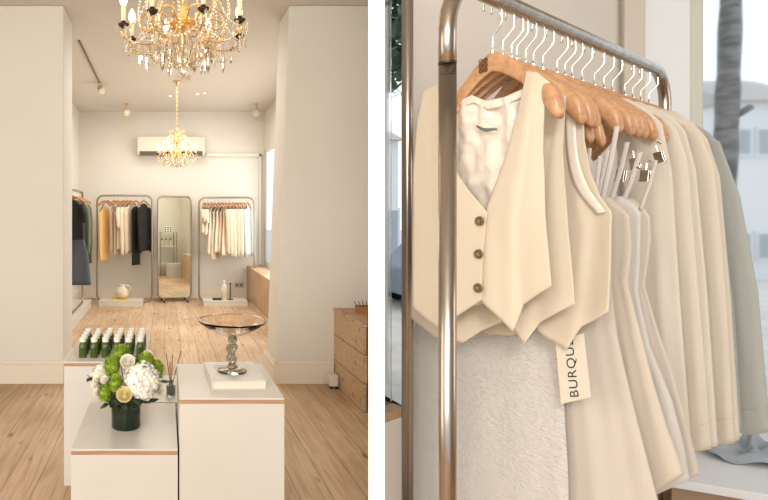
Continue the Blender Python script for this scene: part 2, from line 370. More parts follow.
# pilaster in the corner, white panel, window
q0, q1, q2, q3 = qat(623), qat(641), qat(690), 2.2
struct('trim_2', MB().slab(CR-U*.02-mR*0, Gq(q1), -.05, 0, H), M['pilaster'], bevel=.008)
struct('wall_right_room_panel', MB().slab(Gq(q1-.02), Gq(q2), .1, 0, H), M['coolwhite'])
wf = MB()
hS = .42
wf.slab(Gq(q2), Gq(q2+.022), .08, hS, H); wf.slab(Gq(q2+.022), Gq(q2+.05), .05, hS, H)
wf.slab(Gq(q2+.05), Gq(q3), .06, hS, hS+.06); wf.slab(Gq(q3), Gq(q3+.06), .08, hS, H); wf.slab(Gq(q2+.05), Gq(q3), .06, H-.1, H)
o3 = struct('window_3', wf, mat('window_frame_putty', (.62,.62,.55), .5), None, bevel=.004)
MB().slab(Gq(q2+.05)+mR*.03, Gq(q3)+mR*.03, .006, hS+.06, H-.1).build('window_pane', M['pane'], o3)
struct('wall_right_room_below_window', MB().slab(Gq(q2), Gq(q3), .1, 0, hS), M['wall_r'])
E0 = S0 + dR*1.9
struct('wall_right_room_side', MB().slab((4.05,1.6), (4.05,-2.2), -.1, 0, H), M['wall_r'])
struct('unseen_wall_right_rear', MB().box((.9,-2.3,0),(4.15,-2.2,H)), M['wall_r'])  # unseen wall, added to cut the sky fill on the clothes
SL = S0 - dR*.25
# display ledge below the window
dl = thing('display_ledge', 'low white window display ledge beyond the clothes rail', 'ledge', (2.5,2.4,0))
def inter(P, D): # to rear wall
    den = U.x*D.y - U.y*D.x; t = ((P.x-W0.x)*D.y-(P.y-W0.y)*D.x)/den; return Wt(t)
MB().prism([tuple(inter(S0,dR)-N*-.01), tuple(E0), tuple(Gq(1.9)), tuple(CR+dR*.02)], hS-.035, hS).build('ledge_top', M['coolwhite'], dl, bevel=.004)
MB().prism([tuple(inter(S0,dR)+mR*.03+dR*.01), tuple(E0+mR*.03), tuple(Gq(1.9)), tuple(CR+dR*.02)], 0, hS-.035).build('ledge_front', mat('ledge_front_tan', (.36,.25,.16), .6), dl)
struct('ceiling_right_room', MB().box((1.9,-2.2,H),(4.6,3.4,H+.1)), M['ceil'])
# ================================================================ LEFT ROOM: DISPLAY PLINTHS
def plinth(label, x0, y0, x1, y1, h, body='laminate'):
    t = thing('display_plinth', label, 'plinth', ((x0+x1)/2,(y0+y1)/2,0), 'white display plinths')
    MB().box((x0,y0,0),(x1,y1,h-.026)).build('body', M[body], t, bevel=.0015)
    MB().box((x0+.001,y0+.001,h-.026),(x1-.001,y1-.001,h-.009)).build('plywood_band', M['ply'], t)
    MB().box((x0,y0,h-.009),(x1,y1,h)).build('top', M[body], t, bevel=.0015)
    return t
plinth('tall white plinth with a plywood edge carrying the book and glass bowl', .062, 2.40, .512, 2.95, .686)
plinth('lowest white plinth carrying the vase of flowers', -.403, 2.40, .055, 2.99, .467)
plinth('white plinth at the back carrying the green juice bottles', -.549, 3.04, -.095, 3.63, .674)
plinth('bright white low block behind the vase carrying the reed diffuser', -.085, 3.02, .35, 3.52, .462, 'laminate2')
# bottles
def bottle(x, y, z):
    t = thing('juice_bottle', 'small square bottle of green juice with white cap in the rows on the back plinth', 'bottle', (x,y,z), 'green juice bottles in rows')
    m = MB(); pr = [(.0205,0),(.0215,.004),(.0215,.066),(.019,.076),(.0145,.082),(.0145,.088)]
    vs=[]; fs=[]; seg=16
    for r,zz in pr:
        for k in range(seg):
            a=2*math.pi*k/seg; c,s_=math.cos(a),math.sin(a); q=(abs(c)**5+abs(s_)**5)**(-1/5) if zz<.07 else 1
            vs.append((x+r*c*q,y+r*s_*q,z+zz))
    for i in range(len(pr)-1):
        for k in range(seg): fs.append((i*seg+k,i*seg+(k+1)%seg,(i+1)*seg+(k+1)%seg,(i+1)*seg+k))
    fs += [tuple(range(seg))[::-1], tuple((len(pr)-1)*seg+k for k in range(seg))]
    m.add(vs, fs).build('bottle_body', M['juice'], t, smooth=True)
    MB().lathe([(.0175,.086),(.0180,.088),(.0180,.108),(.0165,.110)], (x,y,z), 18).build('cap', M['cap'], t, smooth=False)
    return t
b0 = bottle(-.46, 3.14, .674)
for j in range(4):
    for i in range(6):
        if i == 0 and j == 0: continue
        c = copy_tree(b0); c.location = (-.46+i*.0645+random.uniform(-.003,.003), 3.14+.083*j+random.uniform(-.004,.004), .674)
        c.rotation_euler.z = random.uniform(-.15,.15)
# vase
VX, VY, VZ = at(126,2.66), 2.66, .467
def ring_wall(ro, ri, h, base, c, seg=48): # open vessel profile
    return MB().lathe([(1e-6,0),(ro*.96,0),(ro,.006),(ro,h),(ro-.001,h+.002),(ri,h),(ri,base),(1e-6,base)], c, seg)
vt = tag(ring_wall(.069,.064,.152,.015,(VX,VY,VZ)).build('glass_vase', M['greenglass'], None, smooth=True), 'dark green cylindrical glass vase holding the bouquet on the low plinth', 'vase')
def flower_thing(name, label, cat, group=None):
    return thing(name, label, cat, (VX,VY,VZ+.10), group)
def fpos(px, py, z):
    if py > 340 and z < 2.8: py += 4; px += .5
    return fpos0(px, py, z)
def fpos0(px, py, z): return Vector((at(px,z), z, EYE-(py-CY)/F*z))
def petal(mb, c, d, up, L, Wd, curl=.3, n=3):
    d = d.normalized(); sd = d.cross(up);
    if sd.length<1e-4: sd = d.orthogonal()
    sd.normalize(); nn = sd.cross(d).normalized(); vs=[]
    for i in range(n+1):
        t=i/n; wv = Wd*math.sin(math.pi*(.18+.74*t))*.5; p = c + d*(L*t) + nn*(curl*L*t*t)
        vs += [p-sd*wv+nn*wv*.3, p+sd*wv+nn*wv*.3]
    mb.add(vs, [(2*i,2*i+1,2*i+3,2*i+2) for i in range(n)])
def fib(n):
    for i in range(n):
        z = 1-2*(i+.5)/n; a = i*2.399963; r = math.sqrt(1-z*z); yield Vector((r*math.cos(a), r*math.sin(a), z))
def stem_to(c, root):
    base = Vector((VX,VY,VZ+.03)); MB().tube(smoothline([base, base.lerp(c,.5)+Vector((0,0,.01)), c],8), .0025, 6).build('stem', M['stem'], root)
def hydrangea(px, py, z, r, mm, label):
    c = fpos(px,py,z); t = flower_thing('hydrangea', label, 'flower'); m = MB(); m.ball(c, r*.84, 16)
    for d in fib(230):
        cc = c + d*r*(.90+random.random()*.10+.14*math.sin(5*d.x+4*d.z)*math.cos(4*d.y+3*d.z)); a0 = random.random()*6
        t1 = d.orthogonal().normalized(); t2 = d.cross(t1)
        for k in range(4):
            a = a0+k*math.pi/2; petal(m, cc, t1*math.cos(a)+t2*math.sin(a)+d*random.uniform(-.1,.6), d, .0165, .018, .3, 2)
    m.build('bloom', M[mm], t); stem_to(c, t); return t
def mum(px, py, z, r, label):
    c = fpos(px,py,z); t = flower_thing('green_chrysanthemum', label, 'flower', 'green pompom flowers'); m = MB(); m.ball(c, r*.8, 10)
    for d in fib(230): petal(m, c+d*r*.55, d + Vector((random.uniform(-.3,.3),random.uniform(-.3,.3),.15)), Vector((.1,.2,1)), r*.62, r*.3, .15, 2)
    m.build('bloom', M['petal_g'], t); stem_to(c, t); return t
def rose(px, py, z, r, mm, label, group=None):
    c = fpos(px,py,z); t = flower_thing('rose', label, 'flower', group); m = MB()
    ax = (Vector((0,-1,.7))+Vector((px-126,0,0))*.02).normalized(); t1 = ax.orthogonal().normalized(); t2 = ax.cross(t1)
    m.ball(c+ax*r*.10, r*.16, 8, 1.4); m.ball(c-ax*r*.35, r*.55, 12, .8)
    for ringi,(n,rr,tilt) in enumerate([(3,.22,.0),(4,.40,.05),(5,.60,.12),(6,.80,.25),(6,.95,.45)]):
        for k in range(n):
            a = ringi*.7+k*2*math.pi/n; o_ = t1*math.cos(a)+t2*math.sin(a)
            vs=[]; nu=5
            for i in range(4):
                for j in range(nu+1):
                    b_=(j/nu-.5)*2*math.pi/n*1.5; oo = t1*math.cos(a+b_)+t2*math.sin(a+b_); tt_=i/3
                    rad = r*rr*(.55+.45*tt_+ (.35*tilt*tt_*tt_)); hh = (-.45+1.05*tt_-(.5*tilt*tt_*tt_))*r
                    vs.append(c+oo*rad+ax*(hh-abs(j/nu-.5)*.25*r*tt_))
            m.add(vs,[(i*(nu+1)+j,i*(nu+1)+j+1,(i+1)*(nu+1)+j+1,(i+1)*(nu+1)+j) for i in range(3) for j in range(nu)])
    m.build('bloom', M[mm], t, smooth=True); stem_to(c, t); return t
hydrangea(141,377,2.56,.074,'petal_w','big white hydrangea head at the front right of the bouquet')
hydrangea(103,372,2.68,.048,'petal_iv','smaller ivory flower cluster at the left side of the bouquet')
for px,py,z,r,l in [(112,362,2.60,.044,'green pompom at the upper left of the bouquet'),(120,351,2.68,.046,'green pompom at the very top of the bouquet'),
                    (145,359,2.62,.046,'green pompom just above the white hydrangea'),(155,367,2.63,.044,'green pompom at the right edge of the bouquet'),
                    (115,379,2.53,.037,'green pompom left of the yellow cream rose'),(105,389,2.56,.037,'lowest green pompom at the left of the bouquet'),
                    (157,360,2.72,.02,'small green pompom peeking out behind the right edge')]:
    mum(px,py,z,r,l)
rose(127,358,2.57,.032,'petal_iv','ivory rose near the top of the bouquet')
rose(124,391,2.50,.034,'petal_c','yellow cream rose low at the front of the bouquet')
rose(147,352,2.70,.026,'petal_w','white rose at the back top right of the bouquet')
rose(159,385,2.60,.028,'petal_iv','ivory rose low at the right edge of the bouquet')
rose(96,381,2.60,.022,'petal_iv','small cream rosebud at the far left edge','small cream rosebuds')
for px,py,z,r,l in [(96,376,2.57,.018,'small cream rosebud at the upper left edge of the bouquet'),(104,376,2.52,.017,'small cream rosebud beside the left green pompoms'),
                    (97,388,2.58,.017,'small cream rosebud at the lower left edge of the bouquet')]:
    rose(px,py,z,r,'petal_iv',l,'small cream rosebuds')
def sprig(px, py, z, n, label, spread=.03):
    c = fpos(px,py,z); t = flower_thing('leafy_sprig', label, 'foliage', 'dark leafy sprigs'); base = Vector((VX,VY,VZ+.05)); m = MB()
    line = smoothline([base, base.lerp(c,.6)+Vector((0,0,.02)), c], 14)
    MB().tube(line, .0018, 5).build('stem', M['stem'], t)
    for i in range(n):
        p = line[5+ i*9//max(1,n-1)] if n>1 else c
        for s_ in (-1,1,0):
            d = Vector((random.uniform(-1,1), random.uniform(-1,.6), random.uniform(-.6,.8)))
            petal(m, p, d, Vector((0,-.4,1)), .032+random.random()*.012, .026, random.uniform(-.2,.3), 4)
    m.build('leaves', M['leaf'], t, smooth=True); return t
for px,py,z,n,l in [(91,374,2.66,5,'dark sprig poking out at the left edge'),(111,372,2.58,4,'dark leaves between the green pompoms'),
                    (108,400,2.56,5,'dark leaves hanging low at the left of the vase'),(134,395,2.53,4,'grey green leaves over the vase rim'),
                    (160,378,2.66,4,'dark leaves at the right edge of the bouquet'),(136,352,2.66,4,'dark leaves between the top roses'),
                    (118,397,2.52,4,'dark leaves beneath the yellow rose'),(150,398,2.58,4,'dark leaves low at the right of the vase')]:
    sprig(px,py,z,n,l)
# diffuser
DX, DY, DZ = at(171,3.12), 3.12, .462
t = thing('reed_diffuser', 'small clear bottle of dark reeds between the bouquet and the tall plinth', 'diffuser', (DX,DY,DZ))
ring_wall(.026,.022,.055,.01,(DX,DY,DZ),24).lathe([(.024,.055),(.012,.068),(.012,.085),(.009,.085),(.009,.06)],(DX,DY,DZ),24).build('bottle', M['clear'], t, smooth=True)
MB().lathe([(1e-6,.012),(.021,.012),(.021,.035),(1e-6,.035)],(DX,DY,DZ),20).build('oil', mat('amber_oil',(.62,.45,.25),.1,0,.4), t)
for a,px,py in ((-.01,166,353),(0,172.5,355),(.01,181,351),(.004,170,362)):
    e = fpos(px,py,DY+a); MB().tube([(DX-a*.5,DY,DZ+.015),e], .0022, 6).build('reed', M['reed'], t)
# book and bowl
BZ = .686
t = thing('book', 'thick pale grey hardback lying on the tall plinth beneath the glass bowl', 'book', (.328,2.665,BZ), rz=R(2))
bk = lambda mb: mb
MB().box((-.120,-.150,0),(.125,.175,.004)).box((-.120,-.150,.036),(.125,.175,.040)).box((-.125,-.150,0),(-.119,.175,.040)).build('cover', M['book'], t, local=True, bevel=.001)
MB().box((-.119,-.145,.004),(.121,.170,.036)).build('pages', M['pages'], t, local=True)
m = MB()
for j in range(3): m.box((-.09,.10-.03*j,.0400),(-.02-.015*j,.108-.03*j,.0404))
m.build('cover_lettering', mat('grey_ink',(.33,.31,.28),.6), t, local=True)
def bowl(c):
    t = thing('glass_compote_bowl', 'wide smoky glass bowl on a knobbly stem standing on the book', 'bowl', c)
    m = MB().lathe([(1e-6,.166),(.03,.168),(.075,.185),(.12,.208),(.158,.236),(.163,.243),(.160,.246),(.155,.242),(.118,.214),(.072,.191),(.028,.174),(1e-6,.172)], c, 56)
    m.build('bowl', M['smoke'], t, smooth=True)
    prof = [(.016,.008),(.023,.020),(.020,.032),(.015,.040),(.024,.055),(.026,.068),(.018,.080),(.019,.092),(.027,.108),(.024,.122),(.016,.132),(.022,.145),(.020,.160),(.014,.170)]
    vs=[]; fs=[]; seg=24
    pr = smoothline([(a,b_,0) for a,b_ in prof], 40)
    for i,p in enumerate(pr):
        for k in range(seg):
            a=2*math.pi*k/seg; r=p[0]*(1+.16*math.cos(3*a+p[1]*45)); vs.append((c[0]+r*math.cos(a),c[1]+r*math.sin(a),c[2]+p[1]))
    for i in range(len(pr)-1):
        for k in range(seg): fs.append((i*seg+k,i*seg+(k+1)%seg,(i+1)*seg+(k+1)%seg,(i+1)*seg+k))
    fs += [tuple(range(seg))[::-1], tuple((len(pr)-1)*seg+k for k in range(seg))]
    MB().add(vs,fs).build('stem', mat('smoky_stem',(.42,.37,.28),.04,0,.85,1.45), t, smooth=True)
    MB().lathe([(1e-6,0),(.066,0),(.070,.004),(.066,.009),(.035,.014),(.016,.020),(1e-6,.022)], c, 48).build('foot', M['smoke'], t, smooth=True)
bowl((at(232,2.66), 2.66, BZ+.041))
# things near the wooden bench
c = fpos(364,311,4.6); c = Vector((1.63,4.62,.66))
t = thing('wooden_box', 'small brown box with twigs on the right bench', 'box', c)
MB().box((c.x-.045,c.y-.05,c.z),(c.x+.08,c.y+.05,c.z+.008)).box((c.x-.045,c.y-.05,c.z+.008),(c.x-.039,c.y+.05,c.z+.06)).box((c.x+.074,c.y-.05,c.z+.008),(c.x+.08,c.y+.05,c.z+.06)).box((c.x-.039,c.y-.05,c.z+.008),(c.x+.074,c.y-.044,c.z+.06)).box((c.x-.039,c.y+.044,c.z+.008),(c.x+.074,c.y+.05,c.z+.06)).build('tray', M['hanger_far'], t)
for k in range(5): MB().tube([(c.x-.02+.02*k,c.y,c.z+.012),(c.x-.07+.03*k,c.y-.01*k,c.z+.10)], .003, 5).build('twig', M['reed'], t)
t = thing('door_stopper', 'small off white wheeled block on the floor at the corner of the bench', 'doorstop', (1.43,4.80,0))
MB().box((1.39,4.72,.02),(1.465,4.82,.115)).build('block', M['door_stop'], t, bevel=.012)
for x in (1.405,1.45): MB().tube([(x-.006,4.735,.014),(x+.006,4.735,.014)], .014, 12).build('wheel', M['black'], t)
# ================================================================ CHANDELIERS
def chandelier(loc, label):
    t = thing('crystal_chandelier', label, 'chandelier', loc, 'crystal chandeliers'); x0,y0,z0 = loc   # loc at ceiling
    L = lambda pts: [Vector((x0+p[0],y0+p[1],z0+p[2])) for p in pts]
    MB().lathe([(1e-6,0),(.055,0),(.05,-.02),(.018,-.045),(.008,-.06),(1e-6,-.06)], loc, 20).build('ceiling_rose', M['brass'], t, smooth=True)
    m = MB()
    zc = -.06
    while zc > -.66:
        a = (int(round(-zc*100))//3)%2
        m.tube([(x0+.009*math.cos(k*math.pi/4)*(1-a), y0+.009*math.cos(k*math.pi/4)*a, z0+zc-.018+.02*math.sin(k*math.pi/4)) for k in range(8)], .0028, 5, closed=True); zc -= .03
    m.build('chain', M['brass'], t)
    MB().lathe([(1e-6,-.64),(.012,-.65),(.03,-.67),(.012,-.70),(.010,-.78),(.028,-.80),(.035,-.83),(.014,-.86),(.012,-.93),(.04,-.96),(.055,-.985),(.04,-1.01),(.015,-1.03),(.02,-1.06),(.008,-1.09),(1e-6,-1.10)], loc, 20).build('body', M['brass'], t, smooth=True)
    MB().ball((x0,y0,z0-1.19), .022, 12, 1.2).tube([(x0,y0,z0-1.10),(x0,y0,z0-1.17)], .003, 6).build('pendant_ball', M['crystal'], t, smooth=True)
    drop = MB().add([(0,0,0),(.007,0,-.012),(0,.005,-.012),(-.007,0,-.012),(0,-.005,-.012),(.006,0,-.045),(0,.004,-.045),(-.006,0,-.045),(0,-.004,-.045),(0,0,-.060)],
        [(0,1,2),(0,2,3),(0,3,4),(0,4,1),(1,5,6,2),(2,6,7,3),(3,7,8,4),(4,8,5,1),(5,9,6),(6,9,7),(7,9,8),(8,9,5)])
    d0 = drop.build('crystal_drop', M['crystal'], t, local=True); first=[True]
    def put(p, s=1):
        o = d0 if first[0] else d0.copy()
        if not first[0]: C.objects.link(o); o.parent = t
        first[0] = False; o.location = p; o.rotation_euler = (0,0,random.random()*3); o.scale = (s,s,s*random.uniform(.85,1.25))
    RR = .27
    arm = MB(); NA = 8
    for k in range(NA):
        a = 2*math.pi*(k+.35)/NA; ca,sa = math.cos(a),math.sin(a)
        P = lambda r,z: (x0+r*ca, y0+r*sa, z0+z)
        MB().tube(smoothline([P(.03,-.97),P(.08,-1.04),P(.15,-1.08),P(.23,-1.075),P(RR+.008,-1.04),P(RR,-1.02)],18), .0042, 8).build('arm', M['brass'], t, smooth=True)
        MB().lathe([(1e-6,-1.025),(.010,-1.02),(.021,-1.01),(.025,-1.003),(.010,-1.007),(.010,-.983),(1e-6,-.983)], P(RR,0)[:2]+(z0,), 16).build('drip_cup', M['darkmetal'], t, smooth=True)
        cd = MB().tube([P(RR,-.99),P(RR,-.925)], .0105, 12).build('candle', M['candle'], t, smooth=True)
        MB().lathe([(.008,-.925),(.014,-.912),(.0165,-.898),(.012,-.880),(.004,-.865),(1e-6,-.860)], P(RR,0)[:2]+(z0,), 14).build('flame_bulb', M['bulb'], cd, smooth=True)
        for j in range(4):
            b_ = j*math.pi/2+a; put((RR*ca+.031*math.cos(b_), RR*sa+.031*math.sin(b_), -1.01), 1.0)
        put((.19*ca,.19*sa,-1.08),1.5); put((.23*ca,.23*sa,-1.07),1.2)
        MB().tube(smoothline([P(.02,-.86),P(.06,-.80),P(.12,-.80),P(.165,-.86),P(.15,-.90),P(.125,-.885)],18), .004, 6).build('scroll', M['brass'], t, smooth=True)
        # upper curls and bead swags
        MB().tube(smoothline([P(.015,-.76),P(.06,-.70),P(.105,-.69),P(.115,-.73),P(.09,-.745)],16), .0038, 6).build('upper_curl', M['brass'], t, smooth=True)
        put((.105*ca,.105*sa,-.745),.8)
        a2 = 2*math.pi*(k+1.35)/NA
        m = MB(); th=[]; n=14
        for i in range(n+1):
            u_=i/n; p = Vector(P(RR,-1.03)).lerp(Vector((x0+RR*math.cos(a2),y0+RR*math.sin(a2),z0-1.03)),u_); p.z -= .075*4*u_*(1-u_); m.ball(p,.0058,6); th.append(p.copy())
        m.tube(th,.0012,4); m.build('bead_swag', M['crystal'], t, smooth=True)
        m = MB(); th=[]
        for i in range(17):
            u_=i/16; p = Vector(P(.11,-.73)).lerp(Vector(P(RR,-1.03)),u_); p.z -= .10*4*u_*(1-u_)*.6; m.ball(p,.0058,6); th.append(p.copy())
        m.tube(th,.0012,4); m.build('bead_strand', M['crystal'], t, smooth=True)
        m = MB(); th=[]; a3=a+.39
        for i in range(22):
            u_=i/21; p = Vector((x0+.10*math.cos(a3),y0+.10*math.sin(a3),z0-.74)).lerp(Vector((x0+.16*math.cos(a3),y0+.16*math.sin(a3),z0-1.04)),u_); p += Vector((math.cos(a3),math.sin(a3),0))*.07*4*u_*(1-u_); m.ball(p,.0066,6); th.append(p.copy())
        m.tube(th,.0012,4); m.build('cage_bead_strand', M['crystal'], t, smooth=True)
        MB().tube(smoothline([P(.03,-1.0),P(.09,-.94),P(.17,-.95),P(.20,-1.0),P(.16,-1.03),P(.14,-1.0)],18), .0042, 6).build('lower_scroll', M['brass'], t, smooth=True)
        m = MB(); th=[]
        for i in range(15):
            u_=i/14; p = Vector(P(.19,-1.08)).lerp(Vector((x0,y0,z0-1.15)),u_); p.z -= .04*4*u_*(1-u_); m.ball(p,.0052,6); th.append(p.copy())
        m.tube(th,.0012,4); m.build('lower_bead_strand', M['crystal'], t, smooth=True)
    for k in range(14): a=k*.449; put((.055*math.cos(a),.055*math.sin(a),-1.07),1.7)
    MB().tube([(x0+.14*math.cos(i*math.pi/16),y0+.14*math.sin(i*math.pi/16),z0-1.02) for i in range(32)], .004, 6, closed=True).build('ring', M['brass'], t)
    for k in range(22): a=k*.2856; put((.14*math.cos(a),.14*math.sin(a),-1.024),2.1)
    ld = bpy.data.lights.new('chandelier_light','POINT'); ld.energy = 3; ld.color=(1,.70,.40); ld.shadow_soft_size=.22
    lo = bpy.data.objects.new('chandelier_light',ld); C.objects.link(lo); lo.parent=t; lo.location=(0,0,-.82)
    return t
ch = chandelier((at(183,2.5),2.5,H), 'large sparkling crystal chandelier hanging over the front plinths')
c2 = copy_tree(ch); c2.location = (at(177,7.65),7.65,H); c2['label'] = 'smaller looking crystal chandelier hanging in the far room before the back wall'
# ================================================================ CEILING FITTINGS
t = thing('spotlight_track', 'thin dark spotlight track running along the far room ceiling', 'track light', (-.9,7.6,H))
MB().box((-.909,5.85,H-.016),(-.891,8.1,H)).build('track', M['track'], t)
def globe(x, y, label, g='round cream ceiling spotlights'):
    t = thing('ceiling_spotlight', label, 'spotlight', (x,y,H), g)
    MB().lathe([(1e-6,0),(.03,0),(.03,-.012),(.008,-.018),(.008,-.09),(1e-6,-.09)], (x,y,H), 14).build('mount', M['brass'], t)
    MB().ball((x,y,H-.145), .065, 14, 1.1).build('lamp_head', M['fitting'], t, smooth=True)
    MB().lathe([(.045,-.19),(.046,-.205),(1e-6,-.205)], (x,y,H), 14).build('lens', M['fitting'], t)
globe(at(126.5,9.2), 9.2, 'round cream ceiling spotlight left of the air conditioner')
globe(at(256.5,9.2), 9.2, 'round cream ceiling spotlight near the right window')
t = thing('track_spotlight', 'cream spotlight head clipped to the dark ceiling track', 'spotlight', (-.9,7.7,H-.022))
MB().box((-.92,7.66,H-.06),(-.88,7.78,H-.022)).build('adapter', M['fitting'], t)
MB().tube([(-.9,7.74,H-.07),(-.86,7.62,H-.15)], .042, 16).build('lamp_head', M['fitting'], t, smooth=False)
for px,z,l in ((170.5,8.6,'small lit downlight left of the far chandelier chain'),(197.5,8.45,'small lit downlight right of the far chandelier chain'),(204.5,8.4,'small lit downlight furthest right in the ceiling')):
    x = at(px,z); t = thing('recessed_downlight', l, 'downlight', (x,z,H), 'small recessed downlights')
    MB().lathe([(.035,0),(.035,-.004),(.024,-.006),(.024,0)], (x,z,H), 18).build('trim_ring', M['fitting'], t)
    MB().lathe([(1e-6,-.001),(.024,-.001),(.024,-.003),(1e-6,-.003)], (x,z,H), 18).build('lens', M['spotlens'], t)
x = at(184,7.3)
tag(MB().box((x-.03,7.35,H-.05),(x+.09,7.47,H)).build('ceiling_sensor', M['fitting'], None, bevel=.008), 'small square cream box on the ceiling beside the far chandelier rose', 'sensor')
x = at(174.5,7.05)
# air conditioner
t = thing('air_conditioner', 'long cream air conditioning unit mounted high on the back wall', 'air conditioner', (.1,ZB,2.48))
MB().box((-.49,ZB-.22,2.50),(.70,ZB,2.84)).build('casing', M['acwhite'], t, bevel=.03, bseg=3)
MB().box((-.44,ZB-.232,2.50),(.65,ZB-.2,2.575)).build('louvre', M['acdark'], t)
# ================================================================ FAR ROOM: CLOTHES RAILS, MIRROR
def zy(y, s): return EYE-(y-CY)/s
def rr_path(x0, x1, z0, z1, r, n=6):
    pts=[]
    for cx,cz,a0 in ((x1-r,z1-r,0),(x0+r,z1-r,90),(x0+r,z0+r,180),(x1-r,z0+r,270)):
        for i in range(n+1): a=R(a0+90*i/n); pts.append((cx+r*math.cos(a),cz+r*math.sin(a)))
    return pts
def far_rail(label, x0, x1, y, z0, z1, group='rounded steel clothes rails'):
    t = thing('clothes_rail', label, 'clothes rail', ((x0+x1)/2,y,0), group)
    MB().tube([(a,y,b) for a,b in rr_path(x0,x1,z0,z1,.11)], .017, 10, closed=True).build('frame', M['rack'], t, smooth=True)
    for x in (x0+.12,x1-.12):
        MB().box((x-.02,y-.14,0.0),(x+.02,y+.14,.02)).build('foot', M['rack'], t)
    return t
RY = 9.5
far_rail('rounded steel clothes rail with cream and black clothes', at(97,RY), at(152,RY), RY, .018, zy(195.5,59))
far_rail('rounded steel clothes rail full of pale clothes right of the mirror', at(199,RY), at(254.5,RY), RY, .018, zy(197.5,59))
# mirror on castors
mx_, my_ = at(174.5,9.5), 9.52
t = thing('standing_mirror', 'tall rounded standing mirror on castors between the two clothes rails', 'mirror', (mx_,my_,0), rz=R(8.8))
hwid=.285
MB().tube([(a,0,b) for a,b in rr_path(-hwid,hwid,.07,zy(196.5,58.9),.08)], .018, 10, closed=True).build('frame', M['rack'], t, local=True, smooth=True)
pp = rr_path(-hwid+.006,hwid-.006,.078,zy(196.5,58.9)-.008,.075); n_=len(pp)
MB().add([(a,-.004,b) for a,b in pp]+[(a,.004,b) for a,b in pp],[tuple(range(n_)),tuple(range(n_,2*n_))[::-1]]+[(i,(i+1)%n_,(i+1)%n_+n_,i+n_) for i in range(n_)]).build('mirror_glass', M['mirror'], t, local=True)
for x in (-.2,.2):
    f_ = MB().box((x-.015,-.17,.045),(x+.015,.17,.065)).box((x-.01,-.01,.05),(x+.01,.01,.07)).build('foot', M['rack'], t, local=True)
    for y in (-.15,.15): MB().tube([(x-.012,y,.022),(x+.012,y,.022)], .022, 12).build('castor', M['darkmetal'], f_, local=True)
# far hangers and clothes (built in local space: x across the shoulders, z up, origin at the rail)
def far_hanger(loc, yaw, label, group):
    t = thing('clothes_hanger', label, 'hanger', loc, group, rz=yaw)
    MB().tube(smoothline([(-.19,0,-.155),(-.10,0,-.105),(0,0,-.075),(.10,0,-.105),(.19,0,-.155)],14), .011, 8, sx=1.5).build('hanger_body', M['hanger_far'], t, local=True, smooth=True)
    MB().tube(smoothline([(0,0,-.075),(0,0,-.02),(.016,0,.0),(.014,0,.022),(-.004,0,.026),(-.018,0,.012)],12), .003, 6).build('hook', M['hook'], t, local=True)
    return t
def pillow(m, fw, z0, z1, dep, folds=3, ph=0, nu=16, nv=18, amp=.45, cx=lambda v:0):
    """closed hanging cloth volume: half width fw(v) at fraction v down from z0 to z1"""
    vs=[]; ring=2*nu
    for j in range(nv+1):
        v=j/nv; W_=fw(v)
        for k in range(ring):
            a=2*math.pi*k/ring; c,s_=math.cos(a),math.sin(a)
            f=1+amp*(.25+.75*v)*math.cos(folds*2*a+ph+v*1.2)
            vs.append((cx(v)+W_*math.copysign(abs(c)**.7,c), dep*(.5+.5*v)*math.copysign(abs(s_)**.8,s_)*f, z0+(z1-z0)*v - (.15*abs(c)**1.4*(W_/.2)*(1-v)**2)))
    fs=[(j*ring+k,j*ring+(k+1)%ring,(j+1)*ring+(k+1)%ring,(j+1)*ring+k) for j in range(nv) for k in range(ring)]
    fs += [tuple(range(ring)), tuple(nv*ring+k for k in range(ring))[::-1]]
    m.add(vs,fs)
def far_garment(loc, yaw, kind, mm, L, label, name, cat, group):
    t = thing(name, label, cat, loc, group, rz=yaw); ph=random.random()*6; m=MB(); zt=-.115
    if kind=='dress':
        pillow(m, lambda v:.17-.05*math.sin(math.pi*min(1,v*1.6))+.10*v, zt, zt-L, .035, 3, ph)
        m.build('cloth', M[mm], t, local=True, smooth=True)
    elif kind=='trousers':
        pillow(m, lambda v:.15-.02*v, zt-.05, zt-L, .03, 2, ph); m.build('cloth', M[mm], t, local=True, smooth=True)
    else:
        pillow(m, lambda v:.155+.03*v, zt, zt-L, .035, 3, ph); m.build('bodice', M[mm], t, local=True, smooth=True)
        sl = L*.92 if kind=='shirt' else L*.42
        for sgn in (-1,1):
            q=MB(); line=smoothline([(sgn*.14,0,zt-.08),(sgn*.185,-.015,zt-.20),(sgn*.20,-.03,zt-.09-sl*.6),(sgn*.195,-.035,zt-.09-sl)],14)
            q.tube(line,.04,10,rs=[.045-.016*i/14+.004*math.sin(i*1.7+ph) for i in range(15)],sx=.8); q.build('sleeve', M[mm], t, local=True, smooth=True)
    return t
ZR1 = zy(195.5,59); ZR3 = zy(197.5,59)
gh = 'wooden hangers on the far rails'; g1='clothes on the far left rail'; g3='pale clothes on the far right rail'
def hang(px, ztop, yaw, kind, mm, ybot, label, name, cat, group, hl, y=RY):
    p=(at(px,y), y, ztop); far_hanger(p, yaw, hl, gh); s_=F/y
    if kind: far_garment(p, yaw, kind, mm, ztop-.085-zy(ybot,s_), label, name, cat, group)
HL='small wooden hanger on the far clothes rail with the black jacket'
